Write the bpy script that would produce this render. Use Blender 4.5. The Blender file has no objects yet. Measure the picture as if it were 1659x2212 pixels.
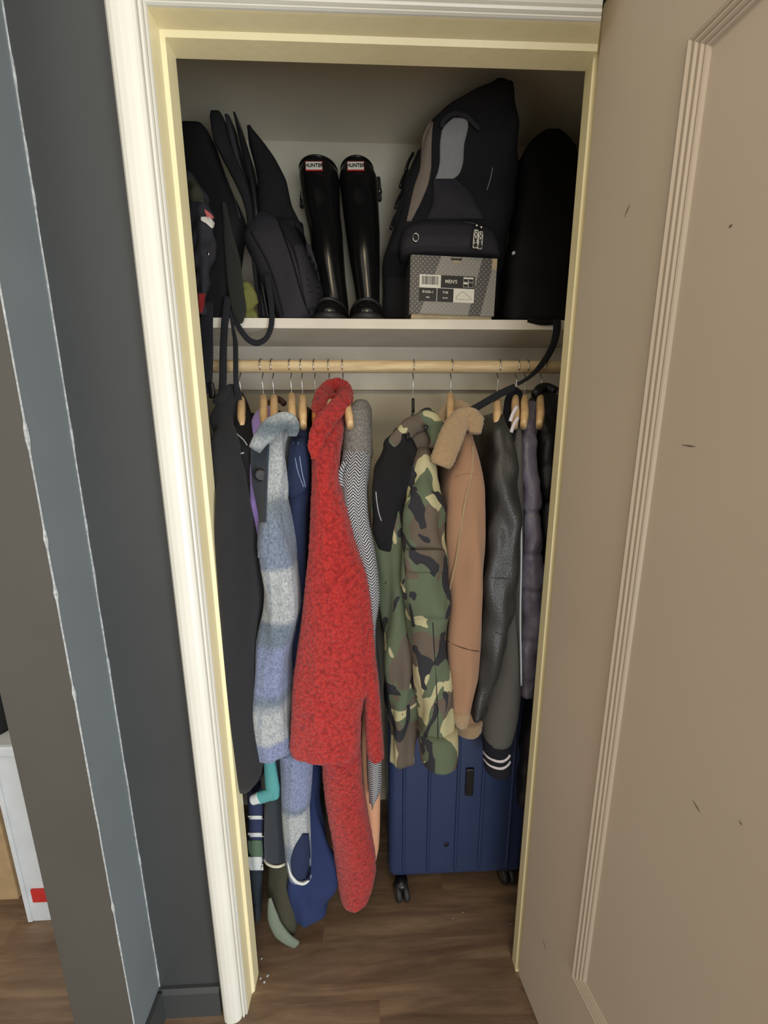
import bpy, bmesh, math, random
import numpy as np
from mathutils import Vector, Matrix, noise
from mathutils.bvhtree import BVHTree

random.seed(7)
SC = bpy.context.scene
COL = SC.collection

# ------------------------------------------------------------------ camera
IW, IH, FPX = 1659.0, 2212.0, 830.0
CAM_H = 1.43
PITCH, YAW, ROLL = math.radians(11.31), math.radians(2.1), math.radians(0.2)
FW = Vector((math.sin(YAW)*math.cos(PITCH), math.cos(YAW)*math.cos(PITCH), -math.sin(PITCH)))
RT0 = Vector((math.cos(YAW), -math.sin(YAW), 0))
UP0 = RT0.cross(FW)
RT = RT0*math.cos(ROLL) - UP0*math.sin(ROLL)
UP = RT0*math.sin(ROLL) + UP0*math.cos(ROLL)
EYE = Vector((0, 0, CAM_H))
cd = bpy.data.cameras.new('camera')
cd.sensor_fit = 'HORIZONTAL'; cd.sensor_width = 36.0; cd.lens = 36.0*FPX/IW
cd.clip_start = 0.02; cd.clip_end = 50
cam = bpy.data.objects.new('camera', cd); COL.objects.link(cam)
m3 = Matrix((RT, UP, -FW)).transposed()
cam.matrix_world = Matrix.Translation(EYE) @ m3.to_4x4()
SC.camera = cam

# ------------------------------------------------------------------ light
SC.view_settings.view_transform = 'Standard'
SC.view_settings.look = 'None'
SC.view_settings.gamma = 1.0
SC.view_settings.use_curve_mapping = False
SC.view_settings.exposure = 0.72
w = bpy.data.worlds.new('room_ambient'); SC.world = w; w.use_nodes = True
w.node_tree.nodes['Background'].inputs[0].default_value = (1.0, 0.94, 0.84, 1)
w.node_tree.nodes['Background'].inputs[1].default_value = 0.55

def area(name, loc, target, sx, sy, power, col):
    l = bpy.data.lights.new(name, 'AREA'); l.shape = 'RECTANGLE'; l.size = sx; l.size_y = sy
    l.energy = power; l.color = col
    o = bpy.data.objects.new(name, l); COL.objects.link(o)
    o.location = loc
    o.rotation_euler = (Vector(target)-Vector(loc)).to_track_quat('-Z', 'Y').to_euler()
    return o
area('window_daylight', (1.10, -1.85, 0.66), (0.0, 0.9, 1.35), 2.4, 1.25, 44, (0.88, 0.94, 1.0))
area('added_side_fill', (1.95, -1.35, 1.05), (-0.5, 0.66, 1.05), 0.9, 1.3, 36, (0.88, 0.94, 1.0))  # added fill to brighten the return face, no second window known
area('added_warm_fill', (0.0, -0.5, 2.5), (0.0, -0.1, 0.0), 0.5, 0.5, 4, (1.0, 0.78, 0.46))  # added unseen warm fill for the top of the trim, no lamp known

# ------------------------------------------------------------------ helpers
def ray(px, py):
    return FW + RT*((px-IW/2)/FPX) - UP*((py-IH/2)/FPX)
def at(px, py, Y):
    d = ray(px, py); return EYE + d*(Y/d.y)
def ypx(px, Y, Z):
    """image row on which height Z at depth Y shows"""
    X = at(px, 1106, Y).x; v = Vector((X, Y, Z))-EYE
    return IH/2-FPX*v.dot(UP)/v.dot(FW)
def lin(c):
    c = c/255.0
    return c/12.92 if c <= 0.04045 else ((c+0.055)/1.055)**2.4
def rgb(r, g, b):
    return (lin(r), lin(g), lin(b), 1.0)

class N:
    """small node-graph helper"""
    def __init__(s, name):
        s.m = bpy.data.materials.new(name); s.m.use_nodes = True
        s.t = s.m.node_tree; s.b = s.t.nodes['Principled BSDF']
        s.tc = s.t.nodes.new('ShaderNodeTexCoord')
    def node(s, typ, **kw):
        n = s.t.nodes.new(typ)
        for k, v in kw.items(): setattr(n, k, v)
        return n
    def put(s, sock, v):
        if isinstance(v, bpy.types.NodeSocket): s.t.links.new(v, sock)
        else: sock.default_value = v
    def co(s, kind='Object', scale=(1, 1, 1), loc=(0, 0, 0), rot=(0, 0, 0)):
        mp = s.node('ShaderNodeMapping')
        s.t.links.new(s.tc.outputs[kind], mp.inputs[0])
        mp.inputs['Scale'].default_value = scale; mp.inputs['Location'].default_value = loc; mp.inputs['Rotation'].default_value = rot
        return mp.outputs[0]
    def noise(s, vec, scale, detail=3, rough=0.5, dist=0.0):
        n = s.node('ShaderNodeTexNoise'); s.put(n.inputs['Vector'], vec)
        n.inputs['Scale'].default_value = scale; n.inputs['Detail'].default_value = detail
        n.inputs['Roughness'].default_value = rough; n.inputs['Distortion'].default_value = dist
        return n.outputs['Fac']
    def vor(s, vec, scale, feature='F1'):
        n = s.node('ShaderNodeTexVoronoi', feature=feature); s.put(n.inputs['Vector'], vec); n.inputs['Scale'].default_value = scale
        return n.outputs['Distance']
    def math(s, op, a, b=0.0, c=0.0):
        n = s.node('ShaderNodeMath', operation=op)
        s.put(n.inputs[0], a); s.put(n.inputs[1], b)
        if len(n.inputs) > 2: s.put(n.inputs[2], c)
        return n.outputs[0]
    def sep(s, vec):
        n = s.node('ShaderNodeSeparateXYZ'); s.put(n.inputs[0], vec); return n.outputs
    def ramp(s, fac, stops, interp='LINEAR'):
        n = s.node('ShaderNodeValToRGB'); s.put(n.inputs[0], fac)
        cr = n.color_ramp; cr.interpolation = interp
        while len(cr.elements) < len(stops): cr.elements.new(0.5)
        for e, (p, c) in zip(cr.elements, stops): e.position = p; e.color = c
        return n.outputs[0]
    def mix(s, fac, a, b, blend='MIX'):
        n = s.node('ShaderNodeMix', data_type='RGBA', blend_type=blend)
        s.put(n.inputs[0], fac); s.put(n.inputs[6], a); s.put(n.inputs[7], b)
        return n.outputs[2]
    def bump(s, h, strength=0.3, dist=0.002):
        n = s.node('ShaderNodeBump'); s.put(n.inputs['Height'], h)
        n.inputs['Strength'].default_value = strength; n.inputs['Distance'].default_value = dist
        s.t.links.new(n.outputs[0], s.b.inputs['Normal'])
    def fin(s, col, rough=0.8, metal=0.0, spec=0.5, sheen=0.0):
        s.put(s.b.inputs['Base Color'], col); s.put(s.b.inputs['Roughness'], rough)
        s.b.inputs['Metallic'].default_value = metal
        s.b.inputs['Specular IOR Level'].default_value = spec
        if sheen: s.b.inputs['Sheen Weight'].default_value = sheen; s.b.inputs['Sheen Roughness'].default_value = 0.6
        return s.m

def flat(name, c, rough=0.6, metal=0.0, var=0.12, nscale=25, bscale=0, bstr=0.2, bdist=0.001, spec=0.5, sheen=0.0):
    n = N(name); v = n.co()
    k = n.noise(v, nscale, 3)
    a = tuple(x*(1-var) for x in c[:3])+(1,); b = tuple(min(1, x*(1+var)) for x in c[:3])+(1,)
    col = n.ramp(k, [(0.3, a), (0.7, b)])
    if bscale: n.bump(n.noise(v, bscale, 2), bstr, bdist)
    return n.fin(col, rough, metal, spec, sheen)

def cloth(name, c, c2=None, weave=900, fuzz=160, bstr=0.35, bdist=0.0015, rough=0.9, spec=0.25, sheen=0.0):
    n = N(name); v = n.co()
    c2 = c2 or tuple(x*0.72 for x in c[:3])+(1,)
    big = n.noise(v, 9, 3); fine = n.noise(v, fuzz, 3, 0.7)
    col = n.mix(n.math('MULTIPLY_ADD', fine, 0.75, n.math('MULTIPLY', big, 0.25)), c2, c)
    n.bump(n.noise(v, weave, 2, 0.7), bstr, bdist)
    return n.fin(col, rough, 0, spec, sheen)

M = {}
# painted surfaces
n = N('cream_gloss_paint'); v = n.co()
c = n.mix(n.noise(v, 6, 4), rgb(194, 191, 178), rgb(204, 201, 190))
c = n.mix(n.math('GREATER_THAN', n.sep(v)[1], 0.7185), c, n.mix(n.noise(v, 9, 4), rgb(214, 200, 154), rgb(222, 211, 170)))
n.bump(n.noise(n.co(scale=(60, 60, 5)), 1.0, 3), 0.25, 0.002)
M['trim'] = n.fin(c, 0.38)
M['closet_wall'] = flat('closet_cream_wall_paint', rgb(204, 198, 178), 0.85, var=0.05, nscale=5, bscale=60, bstr=0.25, bdist=0.002)
M['shelf'] = flat('shelf_white_paint', rgb(216, 208, 192), 0.6, var=0.06, nscale=12, bscale=90, bstr=0.2)
M['slate'] = flat('dark_slate_wall_paint', rgb(53, 55, 55), 0.45, var=0.05, nscale=5, bscale=140, bstr=0.12)
M['return_grey'] = flat('mid_grey_return_paint', rgb(98, 104, 105), 0.45, var=0.05, nscale=5, bscale=140, bstr=0.12)
M['pier_taupe'] = flat('dark_taupe_pier_paint', rgb(68, 65, 59), 0.55, var=0.06, nscale=5, bscale=140, bstr=0.12)
M['chip'] = flat('chipped_pale_paint', rgb(160, 163, 162), 0.6, var=0.3, nscale=140)
n = N('taupe_door_paint'); v = n.co()
c = n.mix(n.noise(v, 3.5, 3), rgb(170, 156, 138), rgb(180, 166, 148))
n.bump(n.noise(n.co(scale=(120, 120, 7)), 1.0, 3), 0.12, 0.001)
M['door'] = n.fin(c, 0.5)
M['scratch'] = flat('dark_scuff', rgb(96, 78, 68), 0.8)
M['dark'] = flat('matt_black', rgb(14, 14, 15), 0.9)  # near-black for the pocket gusset and sleeve seam
# floor
n = N('dark_brown_wood_floor')
info = n.node('ShaderNodeObjectInfo')
off = n.node('ShaderNodeVectorMath', operation='ADD')
n.put(off.inputs[0], n.co(scale=(1.3, 11, 1)))
cmb = n.node('ShaderNodeCombineXYZ'); n.put(cmb.inputs[0], n.math('MULTIPLY', info.outputs['Random'], 37.0)); n.put(cmb.inputs[1], n.math('MULTIPLY', info.outputs['Random'], 11.0))
n.put(off.inputs[1], cmb.outputs[0])
k = n.noise(off.outputs[0], 2.2, 6, 0.62, 0.6)
k2 = n.noise(off.outputs[0], 9, 4, 0.6)
c = n.ramp(k, [(0.28, rgb(92, 72, 55)), (0.5, rgb(122, 99, 78)), (0.72, rgb(156, 130, 102))])
c = n.mix(n.math('MULTIPLY', k2, 0.55), c, rgb(74, 57, 44))
n.bump(k2, 0.15, 0.001)
M['floor'] = n.fin(c, n.math('MULTIPLY_ADD', k, 0.25, 0.28))
# wood for rod / hangers
def wood(name, a, b, rough=0.5, sc=(9, 90, 90)):
    n = N(name); k = n.noise(n.co(scale=sc), 1.0, 4, 0.6, 0.4)
    n.bump(k, 0.12, 0.001)
    return n.fin(n.ramp(k, [(0.3, a), (0.7, b)]), rough)
M['rod'] = wood('raw_pine_rod', rgb(178, 150, 108), rgb(218, 196, 154), 0.6, (7, 110, 110))
M['hanger_pale'] = wood('pale_maple_hanger', rgb(196, 160, 112), rgb(222, 190, 142), 0.4, (90, 9, 60))
M['hanger_orange'] = wood('orange_varnished_hanger', rgb(168, 108, 46), rgb(196, 136, 66), 0.35, (90, 9, 60))
M['chrome'] = flat('chrome_wire', rgb(190, 188, 184), 0.18, 1.0, var=0.04)
M['brass'] = flat('aged_brass', rgb(150, 122, 80), 0.4, 0.9, var=0.2)
# fabrics
M['black_wool'] = cloth('black_wool', rgb(38, 38, 41), rgb(22, 22, 24), sheen=0.05)
M['black_knit'] = cloth('black_jersey', rgb(24, 24, 26))
M['piping'] = cloth('pale_piping', rgb(170, 172, 176))
M['lilac'] = cloth('lilac_fleece', rgb(160, 136, 200), rgb(126, 102, 168), fuzz=320, sheen=0.2)
M['brown_cloth'] = cloth('brown_cloth', rgb(86, 66, 54))
M['olive'] = cloth('dark_olive_cotton', rgb(70, 68, 52), rgb(46, 46, 36))
M['sage'] = cloth('sage_green_lining', rgb(118, 126, 110), rgb(92, 100, 86))
M['denim'] = cloth('navy_denim', rgb(40, 50, 80), rgb(22, 30, 52), weave=1400, fuzz=420)
M['denim_bright'] = cloth('blue_denim', rgb(44, 58, 98), rgb(26, 36, 68), weave=1400, fuzz=420)
M['stitch'] = cloth('pale_blue_stitch', rgb(128, 146, 172))
M['teal'] = cloth('teal_felt', rgb(92, 156, 154), rgb(66, 126, 126), fuzz=300)
M['pale_knit'] = cloth('pale_grey_knit', rgb(206, 208, 204))
M['cream_knit'] = cloth('cream_lining', rgb(214, 208, 190))
M['peach'] = cloth('peach_suede', rgb(214, 164, 132), rgb(196, 144, 112))
M['navy'] = cloth('navy_knit', rgb(48, 54, 84))
M['green_knit'] = cloth('green_knit', rgb(88, 108, 88))
M['dark_teal'] = cloth('dark_teal_cotton', rgb(40, 48, 54))
M['tan'] = cloth('tan_suede', rgb(160, 124, 96), rgb(138, 102, 78), fuzz=500, sheen=0.15)
M['grey_wool'] = cloth('grey_melton_wool', rgb(96, 94, 90), rgb(74, 73, 70), fuzz=500)
M['rib_black'] = cloth('black_rib_knit', rgb(30, 30, 38), rgb(18, 18, 24))
M['rib_white'] = cloth('white_rib_stripe', rgb(214, 206, 212))
M['lining_white'] = cloth('white_lining', rgb(196, 204, 214))
M['nylon_purple'] = flat('purple_grey_nylon', rgb(104, 100, 116), 0.42, var=0.1, bscale=70, bstr=0.5, bdist=0.004)
M['nylon_black'] = flat('black_nylon', rgb(20, 20, 23), 0.5, var=0.2, bscale=60, bstr=0.5, bdist=0.004)
M['bag_black'] = cloth('black_bag_canvas', rgb(30, 29, 31), rgb(17, 17, 18), weave=1500, rough=0.8)
M['bag_charcoal'] = cloth('charcoal_bag_canvas', rgb(52, 50, 54), rgb(36, 35, 38), weave=1500, rough=0.75)
M['bag_deep'] = cloth('deep_black_nylon', rgb(15, 15, 16), rgb(9, 9, 10), weave=1500, rough=0.75)
M['strap'] = cloth('black_webbing_strap', rgb(40, 42, 46), rgb(24, 25, 28), weave=1800)
M['strap_green'] = cloth('green_black_strap', rgb(46, 49, 44), rgb(30, 32, 28), weave=1800)
M['grey_panel'] = cloth('silver_grey_panel', rgb(150, 150, 148), rgb(124, 124, 124), weave=1500, rough=0.6)
M['taupe_panel'] = cloth('taupe_grey_panel', rgb(138, 124, 110), rgb(108, 96, 86), weave=1500, rough=0.6)
M['lime'] = cloth('lime_fabric', rgb(112, 114, 62))
M['red_cloth'] = cloth('dark_red_cloth', rgb(140, 40, 38))
M['pink'] = cloth('coral_print', rgb(206, 110, 104))
M['white_print'] = flat('white_print', rgb(214, 210, 196), 0.6, var=0.03)
M['black_print'] = flat('black_print', rgb(24, 24, 26), 0.5, var=0.05)
M['red_print'] = flat('red_print', rgb(176, 40, 36), 0.5, var=0.05)
M['rubber'] = flat('gloss_black_rubber', rgb(20, 20, 20), 0.16, var=0.1)
M['rubber_matt'] = flat('matt_black_rubber', rgb(34, 34, 33), 0.55, var=0.1, bscale=900, bstr=0.5)
M['plastic_black'] = flat('black_plastic', rgb(22, 22, 24), 0.35, var=0.1)
M['suitcase'] = flat('navy_polycarbonate', rgb(44, 58, 92), 0.42, var=0.06, nscale=8, bscale=700, bstr=0.15)
M['suit_trim'] = flat('dusky_pink_zip_tape', rgb(112, 92, 92), 0.7)
M['white_plastic'] = flat('pale_plastic', rgb(190, 194, 196), 0.4, var=0.05)
M['tan_card'] = flat('tan_cardboard', rgb(150, 124, 88), 0.8)
M['button'] = flat('black_button', rgb(14, 14, 16), 0.5, var=0.05)
n = N('black_leather'); v = n.co()
n.bump(n.math('ADD', n.vor(v, 260), n.math('MULTIPLY', n.noise(v, 22, 3), 3.0)), 0.28, 0.002)
M['leather'] = n.fin(n.mix(n.noise(v, 12, 3), rgb(36, 37, 37), rgb(54, 54, 52)), 0.42)
# red boucle
n = N('red_boucle_fleece'); v = n.co()
wob = n.node('ShaderNodeVectorMath', operation='MULTIPLY_ADD')
nt = n.node('ShaderNodeTexNoise'); n.put(nt.inputs['Vector'], v); nt.inputs['Scale'].default_value = 70
n.put(wob.inputs[0], nt.outputs['Color']); wob.inputs[1].default_value = (0.018, 0.018, 0.018); n.put(wob.inputs[2], v)
d = n.vor(wob.outputs[0], 125); fz = n.noise(v, 420, 3, 0.7)
h = n.math('ADD', n.math('SUBTRACT', 1.0, d), n.math('MULTIPLY', fz, 0.35))
n.bump(h, 0.7, 0.004)
col = n.ramp(n.math('ADD', d, n.math('MULTIPLY', n.math('SUBTRACT', fz, 0.5), 0.4)), [(0.1, rgb(174, 48, 42)), (0.5, rgb(154, 35, 32)), (0.95, rgb(118, 23, 24))])
M['red'] = n.fin(col, 0.95, 0, 0.15, 0.15)
# shearling fur
def fur(name, a, b):
    n = N(name); v = n.co(); k = n.noise(v, 190, 4, 0.75, 0.5); k2 = n.noise(v, 30, 3)
    n.bump(k, 0.8, 0.004)
    return n.fin(n.mix(n.math('MULTIPLY_ADD', k, 0.7, n.math('MULTIPLY', k2, 0.3)), a, b), 0.95, 0, 0.15, 0.3)
M['fur'] = fur('camel_shearling', rgb(126, 99, 66), rgb(180, 152, 114))
M['fur_pale'] = fur('pale_shearling', rgb(170, 142, 104), rgb(206, 182, 146))
# herringbone
n = N('grey_herringbone_tweed'); uv = n.co('UV'); s = n.sep(uv)
tri = n.math('PINGPONG', s[0], 0.012)
ph = n.math('ADD', n.math('MULTIPLY', s[1], 150.0), n.math('MULTIPLY', tri, 150.0))
ph = n.math('ADD', ph, n.math('MULTIPLY', n.noise(n.co('UV'), 60, 2), 0.5))
st = n.math('SINE', n.math('MULTIPLY', ph, 6.2832))
fzz = n.noise(n.co(), 600, 2, 0.7)
k = n.math('MULTIPLY_ADD', st, 0.42, n.math('MULTIPLY_ADD', fzz, 0.5, 0.25))
n.bump(k, 0.5, 0.0015)
M['tweed'] = n.fin(n.ramp(k, [(0.2, rgb(50, 52, 58)), (0.5, rgb(112, 112, 116)), (0.8, rgb(190, 190, 192))]), 0.95, 0, 0.15)
n = N('grey_tweed_collar'); v = n.co(); k = n.noise(n.co(scale=(1, 1, 0.35)), 420, 3, 0.8)
n.bump(k, 0.5, 0.0015)
M['tweed_plain'] = n.fin(n.ramp(k, [(0.3, rgb(66, 64, 62)), (0.7, rgb(146, 142, 136))]), 0.95, 0, 0.15)
# camouflage
n = N('woodland_camouflage'); v = n.co(scale=(1, 1, 0.85))
n1 = n.noise(n.co(scale=(1, 1, .8), loc=(3, 1, 2)), 8, 2, 0.45, 1.0)
n2 = n.noise(n.co(scale=(1, 1, .8), loc=(2.2, 6.4, 1.3)), 8.5, 2, 0.45, 1.2)
n3 = n.noise(n.co(scale=(1, 1, .75), loc=(1.5, 8, 5.1)), 9.5, 2, 0.45, 1.6)
c = n.mix(n.math('GREATER_THAN', n1, 0.455), rgb(92, 82, 72), rgb(86, 96, 76))
c = n.mix(n.math('GREATER_THAN', n2, 0.572), c, rgb(168, 162, 126))
c = n.mix(n.math('GREATER_THAN', n3, 0.59), c, rgb(44, 44, 48))
n.bump(n.noise(n.co(), 1300, 2), 0.25, 0.001)
M['camo'] = n.fin(c, 0.85, 0, 0.25)
# plaid: woven bands down the cloth, fine lines across it
def plaid(name, bands, z0, z1, line=0.8, hi=(225, 228, 226)):
    n = N(name); v = n.co(); s = n.sep(v); uv = n.sep(n.co('UV'))
    wz = n.math('ADD', s[2], n.math('MULTIPLY', n.math('SUBTRACT', n.noise(v, 55, 3), 0.5), 0.02))
    f = n.node('ShaderNodeMapRange'); n.put(f.inputs[0], wz); f.inputs[1].default_value = z0; f.inputs[2].default_value = z1
    stops = []
    for i, (p, cc) in enumerate(bands): stops.append((p, cc))
    c = n.ramp(f.outputs[0], stops, 'LINEAR')
    fz = n.noise(n.co(scale=(1, 1, .6)), 260, 4, 0.85)
    ln = n.math('GREATER_THAN', n.math('SINE', n.math('MULTIPLY', uv[0], 110.0)), 0.86)
    c = n.mix(n.math('MULTIPLY', ln, 0.4), c, rgb(52, 68, 90))
    c = n.mix(n.math('MULTIPLY', n.ramp(fz, [(.42, (0, 0, 0, 1)), (.62, (1, 1, 1, 1))]), line), n.mix(0.15, c, rgb(*hi)), n.mix(0.6, c, rgb(44, 58, 74)), 'MIX')
    n.bump(fz, 0.6, 0.002)
    return n.fin(c, 0.95, 0, 0.15, 0.15)
ZP = lambda y: at(590, y, 0.83).z
z0, z1 = ZP(1930), ZP(880)
gL, gD, pB, dT, bG = rgb(152, 156, 156), rgb(78, 90, 98), rgb(92, 104, 146), rgb(54, 76, 98), rgb(80, 96, 120)
def P(y): return (ZP(y)-z0)/(z1-z0)
M['plaid'] = plaid('grey_blue_plaid_wool', [(P(1930), pB), (P(1838), bG), (P(1815), gL), (P(1760), gL), (P(1750), dT), (P(1735), pB), (P(1660), pB), (P(1580), pB), (P(1572), gL), (P(1515), gL),
    (P(1490), dT), (P(1470), pB), (P(1385), pB), (P(1370), dT), (P(1335), dT), (P(1320), gL), (P(1222), gL), (P(1212), bG), (P(1140), bG), (P(1085), gD), (P(1060), gL), (P(900), gL)], z0, z1)
M['plaid_collar'] = plaid('grey_plaid_collar', [(0.0, gD), (0.925, gD), (0.945, gL), (0.96, gD), (0.972, gD), (0.985, gL)], z0, z1, 0.8, (170, 176, 176))
M['plaid_dark'] = plaid('charcoal_plaid_wool', [(0.0, rgb(22, 28, 32)), (0.5, rgb(32, 37, 42)), (1.0, rgb(28, 30, 32))], z0, z1, 0.5, (70, 78, 84))
# shoe box print
n = N('grey_dotted_box_print'); uvv = n.co('UV'); s = n.sep(uvv)
dv = n.node('ShaderNodeTexVoronoi'); n.put(dv.inputs['Vector'], n.co('UV', rot=(0, 0, .785))); dv.inputs['Scale'].default_value = 120; dv.inputs['Randomness'].default_value = 0.0; dots = dv.outputs['Distance']
sl = n.math('ADD', s[0], n.math('MULTIPLY', s[1], -0.38))
dark = n.math('LESS_THAN', sl, 0.02)
sl2 = n.math('ADD', s[0], n.math('MULTIPLY', s[1], -0.22))
band = n.math('MULTIPLY', n.math('GREATER_THAN', sl2, 0.150), n.math('LESS_THAN', sl2, 0.182))
c = n.mix(n.math('MAXIMUM', dark, band), rgb(132, 128, 120), rgb(76, 74, 72))
c = n.mix(n.math('MULTIPLY', n.math('LESS_THAN', dots, 0.22), 0.5), c, rgb(172, 168, 158))
M['box_print'] = n.fin(c, 0.35)
M['card'] = flat('plain_card', rgb(168, 152, 122), 0.8)

# ------------------------------------------------------------------ mesh helpers
def mesh(name, verts, faces, mt, parent=None, smooth=True, uvs=None):
    me = bpy.data.meshes.new(name)
    me.from_pydata([tuple(v) for v in verts], [], faces)
    me.validate(); me.update()
    bm = bmesh.new(); bm.from_mesh(me); bmesh.ops.recalc_face_normals(bm, faces=bm.faces)
    if uvs is not None:
        ul = bm.loops.layers.uv.new('UVMap')
        for f in bm.faces:
            for l in f.loops: l[ul].uv = uvs[l.vert.index]
    bm.to_mesh(me); bm.free()
    if smooth:
        me.polygons.foreach_set('use_smooth', [True]*len(me.polygons))
    if mt: me.materials.append(M[mt] if isinstance(mt, str) else mt)
    o = bpy.data.objects.new(name, me); COL.objects.link(o)
    if parent: put_under(o, parent)
    return o
def put_under(o, parent):
    o.parent = parent
    # world-space meshes under a translated Empty (or under another world-space mesh)
    base = parent.location.copy()
    p = parent.parent
    while p: p = p.parent
    o.matrix_parent_inverse = parent_world(parent).inverted()
def parent_world(o):
    mw = Matrix.LocRotScale(o.location, o.rotation_euler, o.scale)
    if o.parent: mw = parent_world(o.parent) @ o.matrix_parent_inverse @ mw
    return mw
def thing(name, label, cat, loc=(0, 0, 0), group=None):
    o = bpy.data.objects.new(name, None); COL.objects.link(o); o.location = loc
    o.empty_display_size = 0.05
    tag(o, label, cat, group); return o
def tag(o, label=None, cat=None, group=None, kind=None):
    if label: o['label'] = label
    if cat: o['category'] = cat
    if group: o['group'] = group
    if kind: o['kind'] = kind
    return o
def box(name, lo, hi, mt, parent=None, bev=0.0, smooth=False):
    bm = bmesh.new(); bmesh.ops.create_cube(bm, size=1)
    for v in bm.verts:
        v.co = Vector([lo[i]+(hi[i]-lo[i])*(v.co[i]+0.5) for i in range(3)])
    if bev: bmesh.ops.bevel(bm, geom=bm.edges[:], offset=bev, segments=2, affect='EDGES', profile=0.6)
    me = bpy.data.meshes.new(name); bm.to_mesh(me); bm.free()
    me.materials.append(M[mt])
    o = bpy.data.objects.new(name, me); COL.objects.link(o)
    if parent: put_under(o, parent)
    return o
def prism(name, poly, z0, z1, mt, parent=None, axis='Z', zfun=None):
    """extrude a closed (x,y) polygon; zfun(i, end) lets each vertex end on a mitre"""
    k = len(poly); vs = []
    for e, zz in enumerate((z0, z1)):
        for i, (a, b) in enumerate(poly):
            q = zfun(i, e) if zfun else zz
            vs.append((a, b, q) if axis == 'Z' else (q, b, a))
    fs = [list(range(k))[::-1], list(range(k, 2*k))] + [[i, (i+1) % k, k+(i+1) % k, k+i] for i in range(k)]
    return mesh(name, vs, fs, mt, parent, smooth=False)
def smoothrow(R, levels, passes=2):
    R = np.array(R, float)
    y = R[:, 0]; t = np.linspace(y[0], y[-1], levels)
    out = np.stack([t]+[np.interp(t, y, R[:, i]) for i in range(1, R.shape[1])], 1)
    for _ in range(passes):
        q = out.copy(); q[1:-1, 1:] = (out[:-2, 1:]+2*out[1:-1, 1:]+out[2:, 1:])/4; out = q
    return out
YK = [(840, .985), (880, .955), (920, .905), (980, .855), (1060, .815), (1200, .80), (2100, .82)]
def YF(y): return float(np.interp(y, [a for a, b in YK], [b for a, b in YK]))
BVHS = {}
def loft(name, rows, mt, parent=None, mode='body', hook=None, dY=0.0, b=None, tb=0.018, yb=1.225, amp=0.004, fs=22.0, vs=0.22,
         seed=0.0, levels=72, seg=48, bottom='open', sq=2.0, pinch=(), pamp=0.006, fine=0.0, fscale=90, passes=2, tilt=0.0, top='cap', ripple=None):
    """rows: (py, x_left, x_right[, Y_front]) silhouette of a hanging or standing thing, built with real depth.
    body: rounded front, flanks running back to a thin rear edge behind the rod.  tube: closed oval column."""
    RR = [r if len(r) > 3 else (*r, YF(r[0])+dY) for r in rows]
    L = smoothrow(RR, levels, passes)
    V = []; UV = []; cen = []
    for li, (y, xl, xr, yf) in enumerate(L):
        wpx = max(xr-xl, 1.0)
        a0 = wpx/2/FPX*yf
        bb = (b if b else min(0.05, a0*0.9))
        if mode == 'tube': bb = min(bb, (1.277-yf)/2)
        ys = yf+bb
        zf = at((xl+xr)/2, y, yf).z
        yq = ypx((xl+xr)/2, ys, zf)
        A, B = at(xl, yq, ys), at(xr, yq, ys)
        C = (A+B)/2; C.z = zf; a = max((B.x-A.x)/2, 0.0015)
        ring = []
        if mode == 'tube':
            for k in range(seg):
                t = 2*math.pi*k/seg
                cx, sx = math.cos(t), math.sin(t)
                px = a*math.copysign(abs(cx)**(2/sq), cx); py = -bb*math.copysign(abs(sx)**(2/sq), sx)
                ring.append(Vector((C.x+px, C.y+py, C.z + tilt*py)))
        else:
            nf, ns, nb = seg//2, seg//6, seg-seg//2-2*(seg//6)
            ybk = min(yb, max(2*1.04-yf, ys+0.03)); hx = hook if hook is not None else C.x
            f = min(1.0, max(0.0, (ybk-ys)/(yb-ys+1e-6)))
            hx2 = C.x+(hx-C.x)*f
            t_b = min(tb, a)
            for k in range(nf):
                t = math.pi*k/(nf-1)
                cx, sx = math.cos(t), math.sin(t)
                ring.append(Vector((C.x+a*math.copysign(abs(cx)**(2/sq), cx), ys-bb*abs(sx)**(2/sq), C.z)))
            for k in range(1, ns+1):
                q = k/(ns+1); e = q*q*(3-2*q)
                ring.append(Vector((C.x-a+(hx2-t_b-C.x+a)*e, ys+(ybk-ys)*q, C.z)))
            for k in range(nb):
                t = math.pi+math.pi*k/max(nb-1, 1)
                ring.append(Vector((hx2+t_b*math.cos(t), ybk-t_b*0.9*math.sin(t), C.z)))
            for k in range(1, ns+1):
                q = 1-k/(ns+1); e = q*q*(3-2*q)
                ring.append(Vector((C.x+a+(hx2+t_b-C.x-a)*e, ys+(ybk-ys)*q, C.z)))
        pin = sum(math.exp(-((y-(p if not isinstance(p, tuple) else p[0]))/7.0)**2) for p in pinch)
        cc = sum(ring, Vector())/len(ring); cen.append(cc)
        mm = len(ring); out = []; u = 0.0; us = []
        endf = min(1.0, li/5.0)
        for k in range(mm):
            p = ring[k]; tn = ring[(k+1) % mm]-ring[k-1]
            nn = Vector((tn.y, -tn.x, 0))
            if nn.length > 1e-9: nn.normalize()
            if nn.dot(p-cc) < 0: nn = -nn
            q = Vector((p.x*fs+seed, p.y*fs+seed*1.7, p.z*fs*vs))
            dd = amp*2.0*noise.noise(q)*endf
            if fine: dd += fine*noise.noise(p*fscale)
            if ripple: dd += ripple[0]*math.sin(y*ripple[1])*endf
            dd -= pamp*pin
            lim = a*0.6
            dd = max(-lim, dd)
            out.append(p+nn*dd)
            us.append(u); u += (ring[(k+1) % mm]-p).length
        V.append(out); UV.append([(x, cc.z) for x in us])
    m_ = len(V[0]); verts = []; uvs = []; faces = []
    def addring(r, uv): verts.extend(r); uvs.extend(uv); return len(verts)-len(r)
    def shrink(r, s, dz):
        c0 = sum(r, Vector())/len(r); return [c0+(p-c0)*s+Vector((0, 0, dz)) for p in r]
    idx = []
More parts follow.
